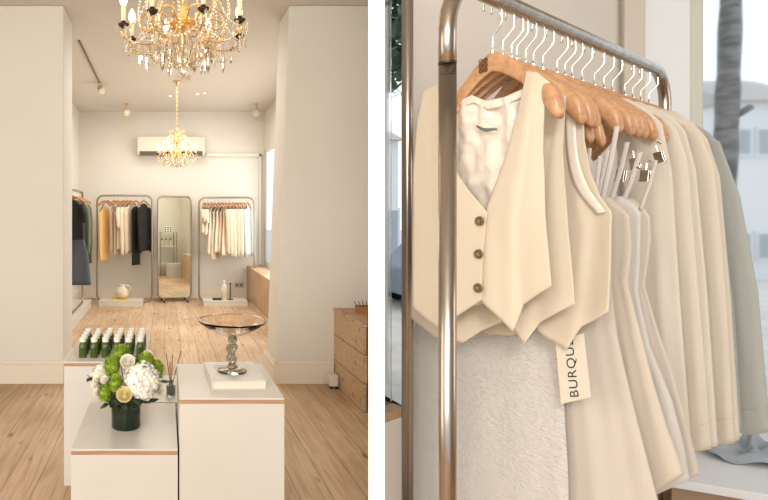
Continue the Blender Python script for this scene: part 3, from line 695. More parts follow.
for px,yaw,kind,mm,yb,label,name,cat in [
    (104.5,62,'trousers','peach',259,'peach orange dress, leftmost on the far left clothes rail','dress','dress'),
    (108,66,None,'',0,'','',''),(118,70,'trousers','oat',253,'pale tan trousers beside the cream shirts','trousers','trousers'),
    (114.5,68,'trousers','rose',250,'pinkish tan trousers between the peach dress and cream shirts','trousers','trousers'),
    (123.5,60,'top','creamc',247,'cream top, left one of the cream tops on the far left rail','shirt','top'),
    (127,62,'shirt','creamc',251,'cream long sleeved shirt in the middle of the far left rail','shirt','shirt'),
    (130.5,62,'shirt','oat',250,'oatmeal shirt hanging against the black trousers','shirt','shirt'),
    (136,64,'trousers','blackc',263,'long black trousers hanging beside the black jacket','trousers','trousers'),
    (144,64,'shirt','blackc',249,'black jacket, rightmost on the far left clothes rail','jacket','jacket')]:
    hang(px, ZR1-.017, R(yaw), kind, mm, yb, label, name, cat, None, HL)
HL='small wooden hanger on the far rail right of the mirror'
base_l = [('top','oat',231,'short oatmeal top, leftmost on the rail right of the mirror','top'),('top','creamc',233,'short cream top, second from left on the rail right of the mirror','top'),
 ('dress','creamc',252,'cream dress, first of the long ones on the right far rail','dress'),('dress','oat',257,'oatmeal dress hanging lowest on the right far rail','dress'),
 ('dress','creamc',250,'cream dress left of centre on the right far rail','dress'),('dress','rose',250,'pinkish dress at the centre of the right far rail','dress'),
 ('dress','creamc',253,'cream dress right of the pinkish dress','dress'),('shirt','oat',250,'oatmeal shirt, first of the shirts on the right far rail','shirt'),
 ('shirt','creamc',252,'cream shirt right of the dresses on the right far rail','shirt'),('shirt','creamc',253,'cream shirt in the middle of the pale shirts','shirt'),
 ('shirt','oat',252,'oatmeal shirt nearest the grey shirt on the right far rail','shirt'),('shirt','creamc',252,'cream shirt touching the grey shirt on the right far rail','shirt')]
for i,(kind,mm,yb,label,name) in enumerate(base_l):
    hang(204.5+i*3.55, ZR3-.017, R(76-i*.8), kind, mm, yb, label, name, name, None, HL)
hang(247.5, ZR3-.017, R(66), 'shirt', 'icegrey', 253, 'pale grey shirt, rightmost on the right far rail', 'shirt', 'shirt', None, HL)
# side rail along the left wall
sx_ = -1.27
t = thing('clothes_rail', 'steel clothes rail standing by the left wall with denim and green clothes', 'clothes rail', (sx_,8.0,0), 'rounded steel clothes rails')
MB().tube([(sx_,a,b) for a,b in rr_path(7.3,8.62,.13,1.82,.11)], .017, 10, closed=True).build('frame', M['rack'], t, smooth=True)
HS='small wooden hanger on the rail by the left wall'
for y,kind,mm,zb,label,name,yaw in [(7.62,'dress','denim',.55,'long blue denim skirt on the left wall rail','skirt',-4),(7.50,'top','blackc',1.17,'short black top in front of the denim skirt','top',-4),
        (7.95,'shirt','greenc',.98,'grey green shirt behind the denim skirt','shirt',-8),(8.2,'shirt','olive',.82,'olive brown shirt behind the green shirt','shirt',-10)]:
    p=(sx_,y,1.80); far_hanger(p, R(yaw), HS, gh); far_garment(p, R(yaw), kind, mm, 1.80-.085-zb, label, name, name, None)
def platform(label, x0,y0,x1,y1,h):
    t = thing('low_platform', label, 'platform', ((x0+x1)/2,(y0+y1)/2,0), 'low white platforms')
    MB().box((x0,y0,0),(x1,y1,h-.016)).build('body', M['laminate'], t); MB().box((x0-.003,y0-.003,h-.016),(x1+.003,y1,h)).build('top', M['laminate'], t, bevel=.002)
platform('low white platform beneath the rail by the left wall', XL+.03,6.9,-1.18,8.95,.12)
platform('low white platform with the ceramic jug and yellow book', at(100,9.2),9.02,at(143,9.2),9.36,.085)
platform('low white platform with the tall jar right of the mirror', at(203,9.2),9.02,at(246,9.2),9.36,.085)
# jug + yellow book
x=at(122,9.2); z=.085
tag(MB().box((x-.17,9.08,z),(x+.11,9.30,z+.018)).build('book', M['yellow'], None, bevel=.002), 'thin yellow book lying under the ceramic jug', 'book')
t = thing('ceramic_jug', 'round cream ceramic jug standing on the yellow book', 'jug', (x,9.19,z+.018))
MB().lathe([(1e-6,0),(.06,.0),(.10,.04),(.115,.09),(.10,.14),(.06,.18),(.045,.205),(.055,.225),(.045,.225),(.035,.20),(1e-6,.19)], (x,9.19,z+.018), 24).build('body', M['ceramic'], t, smooth=True)
MB().tube(smoothline([(x+.05,9.19,z+.23),(x+.12,9.19,z+.22),(x+.125,9.19,z+.16),(x+.10,9.19,z+.13)],12), .010, 8).build('handle', M['ceramic'], t, smooth=True)
x=at(224,9.2)
t = thing('ceramic_jar', 'tall slim ceramic jar on the low platform right of the mirror', 'jar', (x,9.2,z))
MB().lathe([(1e-6,0),(.05,0),(.055,.01),(.055,.20),(.04,.24),(.025,.255),(.025,.27),(1e-6,.27)], (x,9.2,z), 24).build('body', M['ceramic'], t, smooth=True)
MB().lathe([(1e-6,.27),(.030,.27),(.030,.30),(.012,.305),(.012,.32),(1e-6,.32)], (x,9.2,z), 20).build('stopper', M['ceramic'], t)
tag(MB().box((x-.19,9.1,z),(x-.05,9.2,z+.025)).build('book', M['black'], None, bevel=.002), 'small black book lying left of the tall jar', 'book')
t = thing('candle_holder', 'thin black candle holder just right of the tall jar', 'candle holder', (x+.10,9.17,z))
MB().lathe([(1e-6,0),(.05,0),(.05,.01),(.01,.014),(.008,.25),(.016,.255),(.016,.27),(1e-6,.27)], (x+.10,9.17,z), 16).build('stand', M['black'], t)
t = thing('wall_socket', 'double wall socket on the back wall right of the tall jar', 'socket', (at(239,ZB),ZB,.2))
xx=at(239,ZB); MB().box((xx-.08,ZB-.012,.185),(xx+.08,ZB,.275)).build('plate', M['outlet'], t, bevel=.003)
for d in (-.04,.04): MB().box((xx+d-.02,ZB-.014,.21),(xx+d+.02,ZB-.011,.25)).build('outlet', M['track'], t)
# shelf behind the right jamb, seen in the mirror
t = thing('metal_shelf', 'small metal shelf unit with jars reflected in the tall mirror', 'shelf', (1.2,5.62,0))
for x in (1.09,1.49):
    MB().tube([(x,5.50,0),(x,5.50,1.05),(x,5.72,1.05),(x,5.72,0)], .013, 8).build('frame', M['rack'], t)
for z in (.30,.72,1.05): MB().box((1.09,5.49,z-.012),(1.49,5.73,z)).build('shelf_board', M['laminate'] if z<1 else M['rack'], t)
for i,x in enumerate((1.16,1.26,1.37)):
    j = thing('glass_jar', ['jar nearest the opening on the reflected metal shelf','middle jar on the reflected metal shelf','jar furthest right on the reflected metal shelf'][i], 'jar', (x,5.6,.72), 'jars on the reflected shelf')
    MB().lathe([(1e-6,0),(.03,0),(.032,.01),(.032,.13),(.02,.15),(1e-6,.15)], (x,5.6,.72), 16).build('body', M['ceramic'], j); MB().lathe([(.022,.15),(.022,.18),(1e-6,.18)], (x,5.6,.72), 16).build('lid', M['darkmetal'], j)
cd_ = thing('display_card', 'small card with rows of black dots on the reflected shelf', 'card', (1.25,5.62,1.05))
MB().box((1.20,5.615,1.05),(1.41,5.622,1.20)).build('card', M['cap'], cd_)
m=MB()
for i in range(3):
    for j in range(3): m.box((1.22+i*.065,5.622,1.065+j*.045),(1.26+i*.065,5.626,1.09+j*.045))
m.build('printed_dots', M['black'], cd_)
tag(MB().box((1.20,5.80,0),(1.50,6.05,.33)).build('storage_box', M['laminate'], None, bevel=.004), 'plain white box on the floor reflected in the mirror', 'box')
# ================================================================ RIGHT ROOM: STEEL RAIL WITH CLOTHES
def sat(px):
    r=(px-CX)/F; return (A.x-r*A.y)/(r*U.y-U.x)
LEN = 1.436; ZRAIL = EYE + .505; TR = .0178
rail = thing('clothes_rail', 'large brushed steel clothes rail in the foreground holding beige and ivory clothes', 'clothes rail', (A.x,A.y,0))
def RP(s, z=0, off=0, h=0): p = A + U*s + N*h; return Vector((p.x, p.y, z))
pts=[]; rr=.11
for i in range(9): a=R(180-90*i/8); pts.append(RP(rr+rr*math.cos(a), ZRAIL-rr+rr*math.sin(a)))
for i in range(9): a=R(90-90*i/8); pts.append(RP(LEN-rr+rr*math.cos(a), ZRAIL-rr+rr*math.sin(a)))
fz=.03
MB().tube([RP(0,ZRAIL-rr-.10)]+pts+[RP(LEN,fz)], TR, 24).build('top_rail', M['steel'], rail, smooth=True)
zj = EYE+(215-63)/F*1.19
MB().tube([RP(0,zj-.001),RP(0,fz)], TR, 24).build('post', M['steel'], rail, smooth=True)
MB().tube([RP(0,zj+.0015),RP(0,zj-.0025)], TR+.0006, 24).build('joint_ring', M['darkmetal'], rail)
for s_ in (0,LEN):
    MB().tube([RP(s_,.03,0,-.22),RP(s_,.03,0,.22)], TR, 14).build('foot', M['steel'], rail, smooth=True)
# second post further back, beside the window
px_ = Vector((at(407.5,1.72),1.72))
t = thing('steel_pole', 'slim brushed steel pole standing between the window and the foreground rail post', 'pole', (px_.x,px_.y,0))
MB().tube([(px_.x,px_.y,.02),(px_.x,px_.y,H)], .0168, 22).build('tube', M['steel'], t, smooth=True)
MB().lathe([(1e-6,0),(.05,0),(.05,.012),(.02,.02),(1e-6,.02)], (px_.x,px_.y,0), 22).build('floor_flange', M['steel'], t)
# hanger direction: towards us and slightly right
HD = Vector((.38,-.925)).normalized(); HM = Vector((-HD.y, HD.x)); 
if HM.dot(U) < 0: HM = -HM        # normal of the garment plane, pointing away from us along the rail
HOOKS = [502,512,521,526,535,542.5,552,566,574,581,591,603,612.5,621,633,641,649,657]
HC = []
def hanger_center(i): return A + U*sat(HOOKS[i]) - HD*.024
APEX = -.118       # body apex below the rail centre
KNOB = [569,588,600,610,597,608,626,643,650,659,668,677,686,695,703,711,718,724]
def hdir(i, half=.168):
    half={0:.18,4:.15,5:.15}.get(i,.168)
    c = hanger_center(i); best=None
    for k in range(-700,200):
        a=R(-90+k*.1+40); d=Vector((math.cos(a),math.sin(a))); p=c+d*half
        e=abs(CX+F*p.x/p.y-KNOB[i])
        if d.y<-.3 and (best is None or e<best[0]): best=(e,d)
    return best[1]
HDI = [None]*18
def hp(i, h, z, o=0):
    if HDI[i] is None: HDI[i] = hdir(i)
    c = hanger_center(i); d = HDI[i]; mm_ = Vector((-d.y,d.x)); mm_ = mm_ if mm_.dot(U)>0 else -mm_; p = c + d*h + mm_*o; return Vector((p.x, p.y, ZRAIL + z))
def big_hanger(i, label, half=.172, drop=.150, logo=False):
    c = hanger_center(i); t = thing('wooden_hanger', label, 'hanger', (c.x,c.y,ZRAIL), 'wooden hangers on the foreground rail')
    n=48; vs=[]; seg=16
    for j in range(n+1):
        u=-1+2*j/n; a=abs(u); h=u*half; z=APEX-.018-drop*(a**1.35)*(1 if a<.9 else 1)
        fl = max(0,(a-.45)/.55); ht=.024-.004*a+.017*fl; th=.0065+.0150*fl**1.3      # half height, half thickness
        fw = (-.020 if u>0 else .030)*a*a                                                            # bows forward
        if a>.86: k=math.sqrt(max(0,1-((a-.86)/.142)**2)); ht*=max(.05,k); th*=max(.05,k)
        for k in range(seg):
            b=2*math.pi*k/seg; cb,sb=math.cos(b),math.sin(b)
            vs.append(hp(i,h,z+ht*math.copysign(abs(sb)**.8,sb), fw+th*math.copysign(abs(cb)**.8,cb)))
    fs=[(j*seg+k,j*seg+(k+1)%seg,(j+1)*seg+(k+1)%seg,(j+1)*seg+k) for j in range(n) for k in range(seg)]+[tuple(range(seg))[::-1],tuple(n*seg+k for k in range(seg))]
    MB().add(vs,fs).build('hanger_body', M['hanger'], t, smooth=True)
    z0=APEX+.004
    line=[hp(i,0,z0-.01), hp(i,0,z0+.028), hp(i,0,z0+.036), hp(i,.018,z0+.056), hp(i,.024,z0+.066), hp(i,.024,-.012)]
    arc=[hp(i,.024-.0245*(1-math.cos(R(g))), .0245*math.sin(R(g))) for g in range(0,200,14)]
    MB().tube(line+arc, .0023, 8).build('hook', M['hook'], t, smooth=True)
    MB().tube([hp(i,0,z0-.006),hp(i,0,z0+.005)], .0045, 10).build('ferrule', M['hook'], t)
    if logo:
        m=MB()
        for a_ in range(2):
            for b_ in range(3):
                cx_=-.006-.016+a_*.0125-.004; cz=APEX-.012-b_*.0115
                m.tube([hp(i,cx_+.0052*math.cos(k*math.pi/7),cz+.0052*math.sin(k*math.pi/7),-.0078) for k in range(14)], .0012, 5, closed=True)
                m.tube([hp(i,cx_+.002*math.cos(k*math.pi/4),cz+.002*math.sin(k*math.pi/4),-.0078) for k in range(8)], .0007, 4, closed=True)
        m.build('burnt_logo', M['logo'], t)
    return t
for i in range(18):
    lab = 'front wooden hanger with the burnt ring logo carrying the nearest beige vest' if i==0 else \
          ('wooden hanger low under the other knobs carrying a thin strapped dress' if i in (4,5) else
           ('wooden hanger packed behind the front one among the beige vests' if i<4 else
            ('wooden hanger in the middle of the foreground rail with ivory dresses' if i<10 else 'wooden hanger towards the far end of the foreground rail with sheer shirts')))
    big_hanger(i, lab, half={0:.182,4:.15,5:.15}.get(i,.168), drop={4:.185,5:.19}.get(i,.150), logo=(i==0))
# ---- cloth traced on its own hanger plane
def plane_pt(i, px, py, off=0):
    c = hanger_center(i) + HM*off; r=(px-CX)/F; z=(c.x*HM.x+c.y*HM.y)/(r*HM.x+HM.y)
    return Vector((r*z, z, EYE-(py-CY)/F*z))
def coons(top, right, bottom, left, nu, nv, f, smooth=True):
    """patch of px coordinates; top/bottom run left->right, left/right run top->bottom; f(px,py,u,v)->3D"""
    S = (lambda p,n: smoothline([(a,b,0) for a,b in p],n)) if smooth else (lambda p,n: polyl(p,n))
    T_,B_ = S(top,nu),S(bottom,nu); L_,R_ = S(left,nv),S(right,nv); vs=[]
    for j in range(nv+1):
        v=j/nv
        for i in range(nu+1):
            u=i/nu
            p=(T_[i]*(1-v)+B_[i]*v)+(L_[j]*(1-u)+R_[j]*u)-(T_[0]*(1-u)*(1-v)+T_[-1]*u*(1-v)+B_[0]*(1-u)*v+B_[-1]*u*v)
            vs.append(f(p[0],p[1],u,v))
    fs=[(j*(nu+1)+i,j*(nu+1)+i+1,(j+1)*(nu+1)+i+1,(j+1)*(nu+1)+i) for j in range(nv) for i in range(nu)]
    return vs,fs
def polyl(p,n):
    P=[Vector((a,b,0)) for a,b in p]; d=[0]
    for a,b in zip(P,P[1:]): d.append(d[-1]+(b-a).length)
    out=[]
    for k in range(n+1):
        t=d[-1]*k/n; j=0
        while j<len(P)-2 and d[j+1]<t: j+=1
        out.append(P[j].lerp(P[j+1],(t-d[j])/max(1e-9,d[j+1]-d[j])))
    return out
HMv = Vector((HM.x,HM.y,0))
def cloth(name, i, top, right, bottom, left, mm, parent, off=0, amp=.008, k=2.5, ph=0, bulge=.0, nu=40, nv=60, thick=.0016, smooth=False, amp0=.15, wr=0, lean=.6):
    def f(px,py,u,v):
        d = amp*(amp0+(1-amp0)*v)*(math.sin(2*math.pi*k*u+ph+lean*v*2)+.45*math.sin(2*math.pi*k*2.3*u+ph*2.1-v*1.5))
        d += -bulge*math.sin(math.pi*u)**.8*math.sin(math.pi*min(1,.15+v*.85))
        d += noise.noise(Vector((px/22,py/60,i*3.1+off*50)))*.0035
        if wr: d += noise.noise(Vector((px/9,py/12,2)))*.008+noise.noise(Vector((px/4,py/6,5)))*.004
        if wr: d += wr*(math.sin(9*u+7*v+ph)*math.sin(13*v-5*u+ph*3)+.5*math.sin(23*u-11*v))
        return plane_pt(i,px,py,off) + HMv*d
    vs,fs = coons(top,right,bottom,left,nu,nv,f,smooth)
    return MB().add(vs,fs).build(name, M[mm], parent, smooth=True, solid=thick)
def closed_cloth(name, i, top, right, bottom, left, mm, parent, off=0, dep=.018, amp=.006, k=3, ph=0, nu=34, nv=50, amp0=.2):
    """front and back joined at the sides: a hanging garment body with real depth"""
    m=MB()
    for sgn in (-1,1):
        def f(px,py,u,v):
            e = math.sin(math.pi*u)**.55
            d = sgn*dep*(.35+.65*v)*e + e*amp*(amp0+(1-amp0)*v)*(math.sin(2*math.pi*k*u+ph+sgn+1.1*v)+.4*math.sin(2*math.pi*k*2.2*u+ph*1.7))
            d += e*noise.noise(Vector((px/20,py/70,i*3.1+sgn)))*.006*(.3+.7*v)
            return plane_pt(i,px,py,off)+HMv*d
        vs,fs=coons(top,right,bottom,left,nu,nv,f,False); m.add(vs,fs)
    return m.build(name, M[mm], parent, smooth=True, solid=.0014)
def groot(name, i, label, cat, group=None):
    c=hanger_center(i); return thing(name, label, cat, (c.x,c.y,ZRAIL-.15), group)
# --- the nearest vest
v1 = groot('waistcoat', 0, 'nearest beige waistcoat with three brown buttons and ivory satin lining', 'waistcoat')
cloth('left_front', 0, [(424,90),(440,82)], [(440,82),(449,130),(457,174),(470,192),(487,213),(483,255),(481,300)], [(412,308),(424,318),(440,328),(460,314),(481,300)], [(424,90),(417,120),(413,170),(412,240),(412,308)], 'vest', v1, -.034, .002, 1.0, .4, nu=26)
cloth('right_front', 0, [(527,70),(539,72),(550,82)], [(550,82),(545,104),(543,150),(546,215),(552,286)], [(481,300),(497,315),(513,332),(522,305),(552,286)], [(527,71),(519,110),(506,158),(487,207),(482,250),(481,300)], 'vest', v1, -.026, .003, 1.1, 2.6, bulge=.010)
cloth('back_lining', 0, [(452,104),(466,96),(482,102),(505,99),(527,90)], [(527,90),(520,160),(525,220),(530,290)], [(420,300),(475,306),(530,290)], [(452,104),(440,140),(430,200),(420,300)], 'satin', v1, .016, .004, 2.2, 1.0, wr=.008, amp0=.6)
cloth('neck_facing', 0, [(461,100),(472,95),(486,101),(504,97),(524,88)], [(524,88),(523,96)], [(461,108),(474,103),(488,110),(506,106),(523,97)], [(461,100),(461,108)], 'satin', v1, .006, .002, 3, .5, nv=4)
lb = cloth('woven_label', 0, [(476,125),(484,128),(496,128)], [(496,128),(496,130)], [(477,127.5),(485,132),(496,130)], [(476,125),(477,127.5)], 'labelcloth', v1, .002, .0015, 2, 0, nu=10, nv=3, thick=.0008)
for px,py in ((479.5,221),(478.5,254),(478,288)):
    c=plane_pt(0,px,py,-.039); m=MB(); b_=MB()
    q=Matrix.Translation(c) @ Vector((-HM.x,-HM.y,0)).to_track_quat('Z','Y').to_matrix().to_4x4()
    b_.lathe([(1e-6,-.003),(.0105,-.002),(.0115,.0),(.0105,.003),(.0075,.0028),(.0065,.0012),(1e-6,.0012)],(0,0,0),24).xform(q)
    bo=b_.build('button', M['darkmetal'] if False else mat('horn_button',(.16,.085,.04),.25), v1, smooth=True)
    h_=MB()
    for a,b in ((-.002,-.002),(.002,-.002),(-.002,.002),(.002,.002)): h_.lathe([(1e-6,.0011),(.0009,.0016),(1e-6,.0018)],(a,b,0),6)
    h_.xform(q).build('button_stitch', M['tagcard'], bo)
m=MB(); m.tube([plane_pt(0,a,b,-.0365) for a,b in ((487,216),(485,255),(484,298))], .0006, 5).build('placket_seam', M['tanc'], v1)
# --- second and third vests
v2 = groot('waistcoat', 1, 'second beige waistcoat showing behind the right edge of the buttoned one', 'waistcoat')
cloth('right_front', 1, [(549,86),(558,90),(566,97)], [(566,97),(562,150),(568,235),(574,304)], [(498,306),(511,325),(525,344),(540,322),(574,304)], [(549,86),(535,150),(512,240),(498,306)], 'vest', v2, -.006, .003, 1.0, .3)
cloth('left_front', 1, [(424,96),(440,90)], [(440,90),(462,180),(490,220),(503,322)], [(410,318),(434,336),(463,343),(480,331),(503,322)], [(424,96),(413,170),(410,318)], 'vest', v2, .006, .003, 1.2, 1)
v3 = groot('waistcoat', 3, 'third beige waistcoat, furthest back, with a curved armhole and pointed hem', 'waistcoat')
cloth('right_front', 3, [(563,97),(573,101),(583,108)], [(583,108),(584,140),(590,172),(600,196),(612,213),(611,260),(609,312)], [(522,312),(545,336),(567,350),(580,327),(609,312)], [(563,97),(556,180),(540,250),(522,312)], 'vest', v3, -.004, .004, 1.1, 1.4)
cloth('left_front', 3, [(430,100),(446,96)], [(446,96),(468,190),(500,250),(530,328)], [(450,326),(486,334),(510,336),(530,328)], [(430,100),(430,200),(450,326)], 'vest', v3, .004, .003, 1.2, 2)
cloth('armhole_binding', 3, [(566,98),(575,102)], [(575,102),(577,150),(588,185),(606,212)], [(598,214),(606,212)], [(566,98),(567,150),(576,186),(598,214)], 'satin', v3, -.012, .001, 1, 0, nu=4, smooth=True)
# --- gauze skirt
sk = groot('gauze_skirt', 4, 'long white crinkled gauze skirt hanging below the beige waistcoats', 'skirt')
closed_cloth('cloth', 4, [(432,285),(480,280),(548,285)], [(548,285),(562,370),(568,470),(572,700)], [(398,700),(480,705),(572,700)], [(432,285),(414,330),(408,470),(398,700)], 'gauze', sk, .022, .014, .006, 1.6, .6)
MB().tube([plane_pt(4,a,b,.018) for a,b in ((432,285),(480,281),(548,286))], .006, 8).build('waistband', M['gauze'], sk, smooth=True)
for px in (447,536): MB().tube([plane_pt(4,px,283,.022),plane_pt(4,px+3,205,.012)], .003, 6).build('hanging_loop', M['dress_w'], sk)
# --- strapped dresses
def strap(i, a, b, w, parent, off=0, mm='dress_w'):
    (x0,y0),(x1,y1)=a,b
    cloth('strap', i, [(x0-w/2,y0),(x0+w/2,y0)], [(x0+w/2,y0),((x0+x1)/2+w/2+1,(y0+y1)/2),(x1+w/2,y1)], [(x1-w/2,y1),(x1+w/2,y1)], [(x0-w/2,y0),((x0+x1)/2-w/2+1,(y0+y1)/2),(x1-w/2,y1)], mm, parent, off, 0, 1, 0, nu=3, nv=14)
d1 = groot('strap_dress', 5, 'nearest ivory strapped dress with the paper tag in front of it', 'dress')
closed_cloth('bodice_and_skirt', 5, [(556,205),(590,200),(612,208)], [(612,208),(612,290),(618,340),(632,400),(650,470),(668,540),(690,700)], [(540,700),(620,706),(690,700)], [(556,205),(556,300),(556,450),(540,700)], 'dress', d1, .006, .013, .004, 1.8, .2)
strap(5,(590,148),(584,205),3.6,d1,-.012); strap(5,(600,156),(592,206),3.6,d1,-.012)
d2 = groot('strap_dress', 6, 'second ivory strapped dress flaring wide at the hem', 'dress')
closed_cloth('bodice_and_skirt', 6, [(580,205),(606,196),(620,206),(630,216)], [(630,216),(632,250),(628,284),(640,330),(654,385),(668,430),(684,474)], [(590,505),(636,498),(660,489),(684,474)], [(580,205),(585,300),(590,400),(590,505)], 'dress_p', d2, 0, .013, .004, 1.7, 1.2)
strap(6,(617,126),(601,205),5,d2,-.012); strap(6,(608,150),(594,206),4,d2,-.012)
d3 = groot('strap_dress', 7, 'third strapped dress in white with a thin side seam', 'dress')
closed_cloth('bodice_and_skirt', 7, [(596,205),(620,196),(634,204),(641,214)], [(641,214),(640,260),(638,292),(650,345),(672,400),(684,445),(690,480)], [(610,500),(650,497),(690,480)], [(596,205),(600,300),(606,400),(610,500)], 'dress_w', d3, 0, .012, .004, 1.5, 2.2)
strap(7,(627,142),(610,205),5,d3,-.010)
d4 = groot('strap_dress', 8, 'furthest ivory strapped dress with its hem swinging out to the right', 'dress')
closed_cloth('bodice_and_skirt', 8, [(606,208),(630,198),(642,206),(650,217)], [(650,217),(651,240),(645,286),(658,330),(674,375),(688,425),(700,474)], [(630,492),(672,487),(700,474)], [(606,208),(612,300),(620,400),(630,492)], 'dress', d4, 0, .012, .004, 1.6, .7)
strap(8,(640,152),(622,206),5,d4,-.010); strap(8,(656,160),(640,210),3.5,d4,-.010)
# clips
def clip(i, px, py, label, rz=0):
    c=plane_pt(i,px,py,-.004); t=thing('skirt_clip', label, 'clip', c, 'metal skirt clips under the hangers'); w_=HD
    q=Matrix.Translation(c) @ Matrix(((HD.x,HM.x,0,0),(HD.y,HM.y,0,0),(0,0,1,0),(0,0,0,1))) @ Matrix.Rotation(rz,4,'Y')
    MB().box((-.010,-.006,-.028),(.010,-.003,.0)).box((-.010,.003,-.028),(.010,.006,.0)).box((-.011,-.007,-.030),(.011,.007,-.024)).xform(q).build('jaws', M['hook'], t, bevel=.001)
    MB().tube([q@Vector((.0,0,0)),q@Vector((0,0,.018)),q@Vector((.006,0,.026)),q@Vector((.012,0,.018))], .0022, 7).build('spring_arm', M['hook'], t)
for i,px,py,rz,l in ((7,622,170,.15,'metal skirt clip lowest between the dress straps'),(8,634,158,-.2,'metal skirt clip hanging under the paired knobs'),(9,646,170,.1,'dull metal skirt clip right of the dress straps'),(10,658,152,-.25,'bright wire skirt clip beneath the last knob')):
    clip(i,px,py,l,rz)
# --- paper tag
c = plane_pt(3, 572, 345, .010); tg = thing('paper_tag', 'cream paper tag with BURQU lettering hanging below the waistcoats', 'tag', c)
def tp(a,b,d=0): # tag card coordinates in px, on its own plane
    cc = hanger_center(3)+HM*(.010+d); r=(a-CX)/F; z=(cc.x*HM.x+cc.y*HM.y)/(r*HM.x+HM.y); return Vector((r*z,z,EYE-(b-CY)/F*z))
q4=[(555.5,342),(584,333),(591,397),(561,404)]
m=MB().add([tp(a,b,0) for a,b in q4]+[tp(a,b,.0012) for a,b in q4],[(0,1,2,3),(7,6,5,4),(0,4,5,1),(1,5,6,2),(2,6,7,3),(3,7,4,0)]); m.build('card', M['tagcard'], tg)
m=MB().tube([tp(573,338,-.001),tp(571,325,-.004),tp(577,312,-.006),tp(570,316,-.004),tp(573,337,-.001)], .0006, 5); m.build('string', M['reed'], tg)
def text_mesh(txt):
    cu=bpy.data.curves.new('lettering','FONT'); cu.body=txt; cu.size=1; cu.extrude=0; cu.space_character=1.12
    o=bpy.data.objects.new('lettering',cu); C.objects.link(o); dg=bpy.context.evaluated_depsgraph_get(); dg.update()
    me=bpy.data.meshes.new_from_object(o.evaluated_get(dg)); vs=[v.co.copy() for v in me.vertices]; fs=[tuple(p.vertices) for p in me.polygons]
    bpy.data.objects.remove(o); return vs,fs
vs,fs = text_mesh('BURQUE')
x0=min(v.x for v in vs); x1=max(v.x for v in vs); y0=min(v.y for v in vs); y1=max(v.y for v in vs)
Ltot=58.0; 
def tmap(v):
    a=(v.x-x0)/(x1-x0); b=(v.y-y0)/(y1-y0)      # a along the word (upwards in view), b = letter height (towards left)
    P0_=Vector((580.5,396.5)); up=Vector((-.105,-1)).normalized(); lf=Vector((-1,.05)).normalized()
    p=P0_+up*(a*Ltot)+lf*(b*10.5); return tp(p.x,p.y,-.0006)
MB().add([tmap(v) for v in vs],fs).build('lettering', M['black'], tg)
# --- sheer shirts and the grey one
def shirt(i, label, tops, rights, bottoms, lefts, mm, ph, sleeve, g='sheer cream shirts at the back of the rail'):
    t = groot('shirt', i, label, 'shirt', g)
    closed_cloth('bodice', i, tops, rights, bottoms, lefts, mm, t, 0, .013, .003, 1.3, ph)
    if sleeve:
        L_,R_ = sleeve
        sl=closed_cloth('sleeve', i, [L_[0],R_[0]], R_, [L_[-1],R_[-1]], L_, mm, t, -.010, .010, .002, .7, ph+1, nu=16)
        # cuff line
        a=L_[-1]; b=R_[-1]
        MB().tube([plane_pt(i,a[0],a[1]-26,-.014),plane_pt(i,(a[0]+b[0])/2,(a[1]+b[1])/2-25,-.0215),plane_pt(i,b[0],b[1]-27,-.012)], .0012, 6).build('cuff_seam', M[mm], sl, smooth=True)
    return t
shirt(11,'front sheer cream shirt, right behind the strapped dresses',[(606,100),(626,98),(646,108),(662,124)],[(662,124),(672,170),(680,300),(692,452)],[(655,462),(692,452)],[(606,100),(628,200),(640,330),(655,462)],'sheer',.3,None)
shirt(12,'second sheer cream shirt from the dresses',[(620,100),(640,102),(660,112),(674,128)],[(674,128),(684,170),(694,300),(706,450)],[(668,456),(706,450)],[(620,100),(640,200),(654,330),(668,456)],'sheer2',1.3,
      ([(662,116),(668,180),(680,320),(690,452)],[(676,126),(688,160),(700,300),(712,449)]))
shirt(13,'third sheer cream shirt, in the middle of the sheer ones',[(634,102),(652,106),(672,116),(686,132)],[(686,132),(696,170),(708,300),(718,446)],[(680,452),(718,446)],[(634,102),(652,200),(666,330),(680,452)],'sheer',2.4,None)
shirt(14,'fourth sheer ivory shirt, next to last before the grey one',[(646,106),(664,110),(684,120),(698,136)],[(698,136),(710,174),(722,300),(732,443)],[(694,448),(732,443)],[(646,106),(664,200),(680,330),(694,448)],'sheer2',.9,
      ([(684,124),(694,180),(708,320),(716,445)],[(701,134),(715,168),(727,300),(735,443)]))
shirt(15,'last cream shirt directly in front of the grey one',[(656,108),(676,112),(694,124),(708,140)],[(708,140),(720,176),(731,300),(740,440)],[(700,445),(740,440)],[(656,108),(676,200),(692,330),(700,445)],'sheer',3.3,None)
shirt(17,'grey green cotton shirt, last on the foreground rail',[(668,118),(690,122),(708,132),(722,146)],[(722,146),(734,190),(746,300),(756,430)],[(716,436),(756,430)],[(668,118),(690,200),(706,330),(716,436)],'greyshirt',.5,
      ([(706,134),(718,184),(734,300),(742,436)],[(720,142),(740,196),(758,290),(770,432)]), None)
# crumpled grey cloth on the ledge
ct = Vector((at(752,2.45), 2.45, hS)); m=MB(); nu,nv=26,18; vs=[]
for j in range(nv+1):
    for i in range(nu+1):
        u=i/nu*2-1; v=j/nv*2-1; r=max(0,1-(u*u+v*v)*.55)
        z=.006+.060*r*(.6+.4*math.sin(5*u+2*v)+.35*math.sin(9*u-6*v+1)+.25*math.sin(13*v+3*u))
        vs.append(ct+Vector((u*.19+.02*math.sin(4*v),v*.12+.02*math.sin(5*u),max(.002,z))))
fs=[(j*(nu+1)+i,j*(nu+1)+i+1,(j+1)*(nu+1)+i+1,(j+1)*(nu+1)+i) for j in range(nv) for i in range(nu)]
tag(m.add(vs,fs).build('folded_cloth', M['greycloth'], None, smooth=True, solid=.003), 'crumpled blue grey cloth lying on the white window ledge', 'cloth')
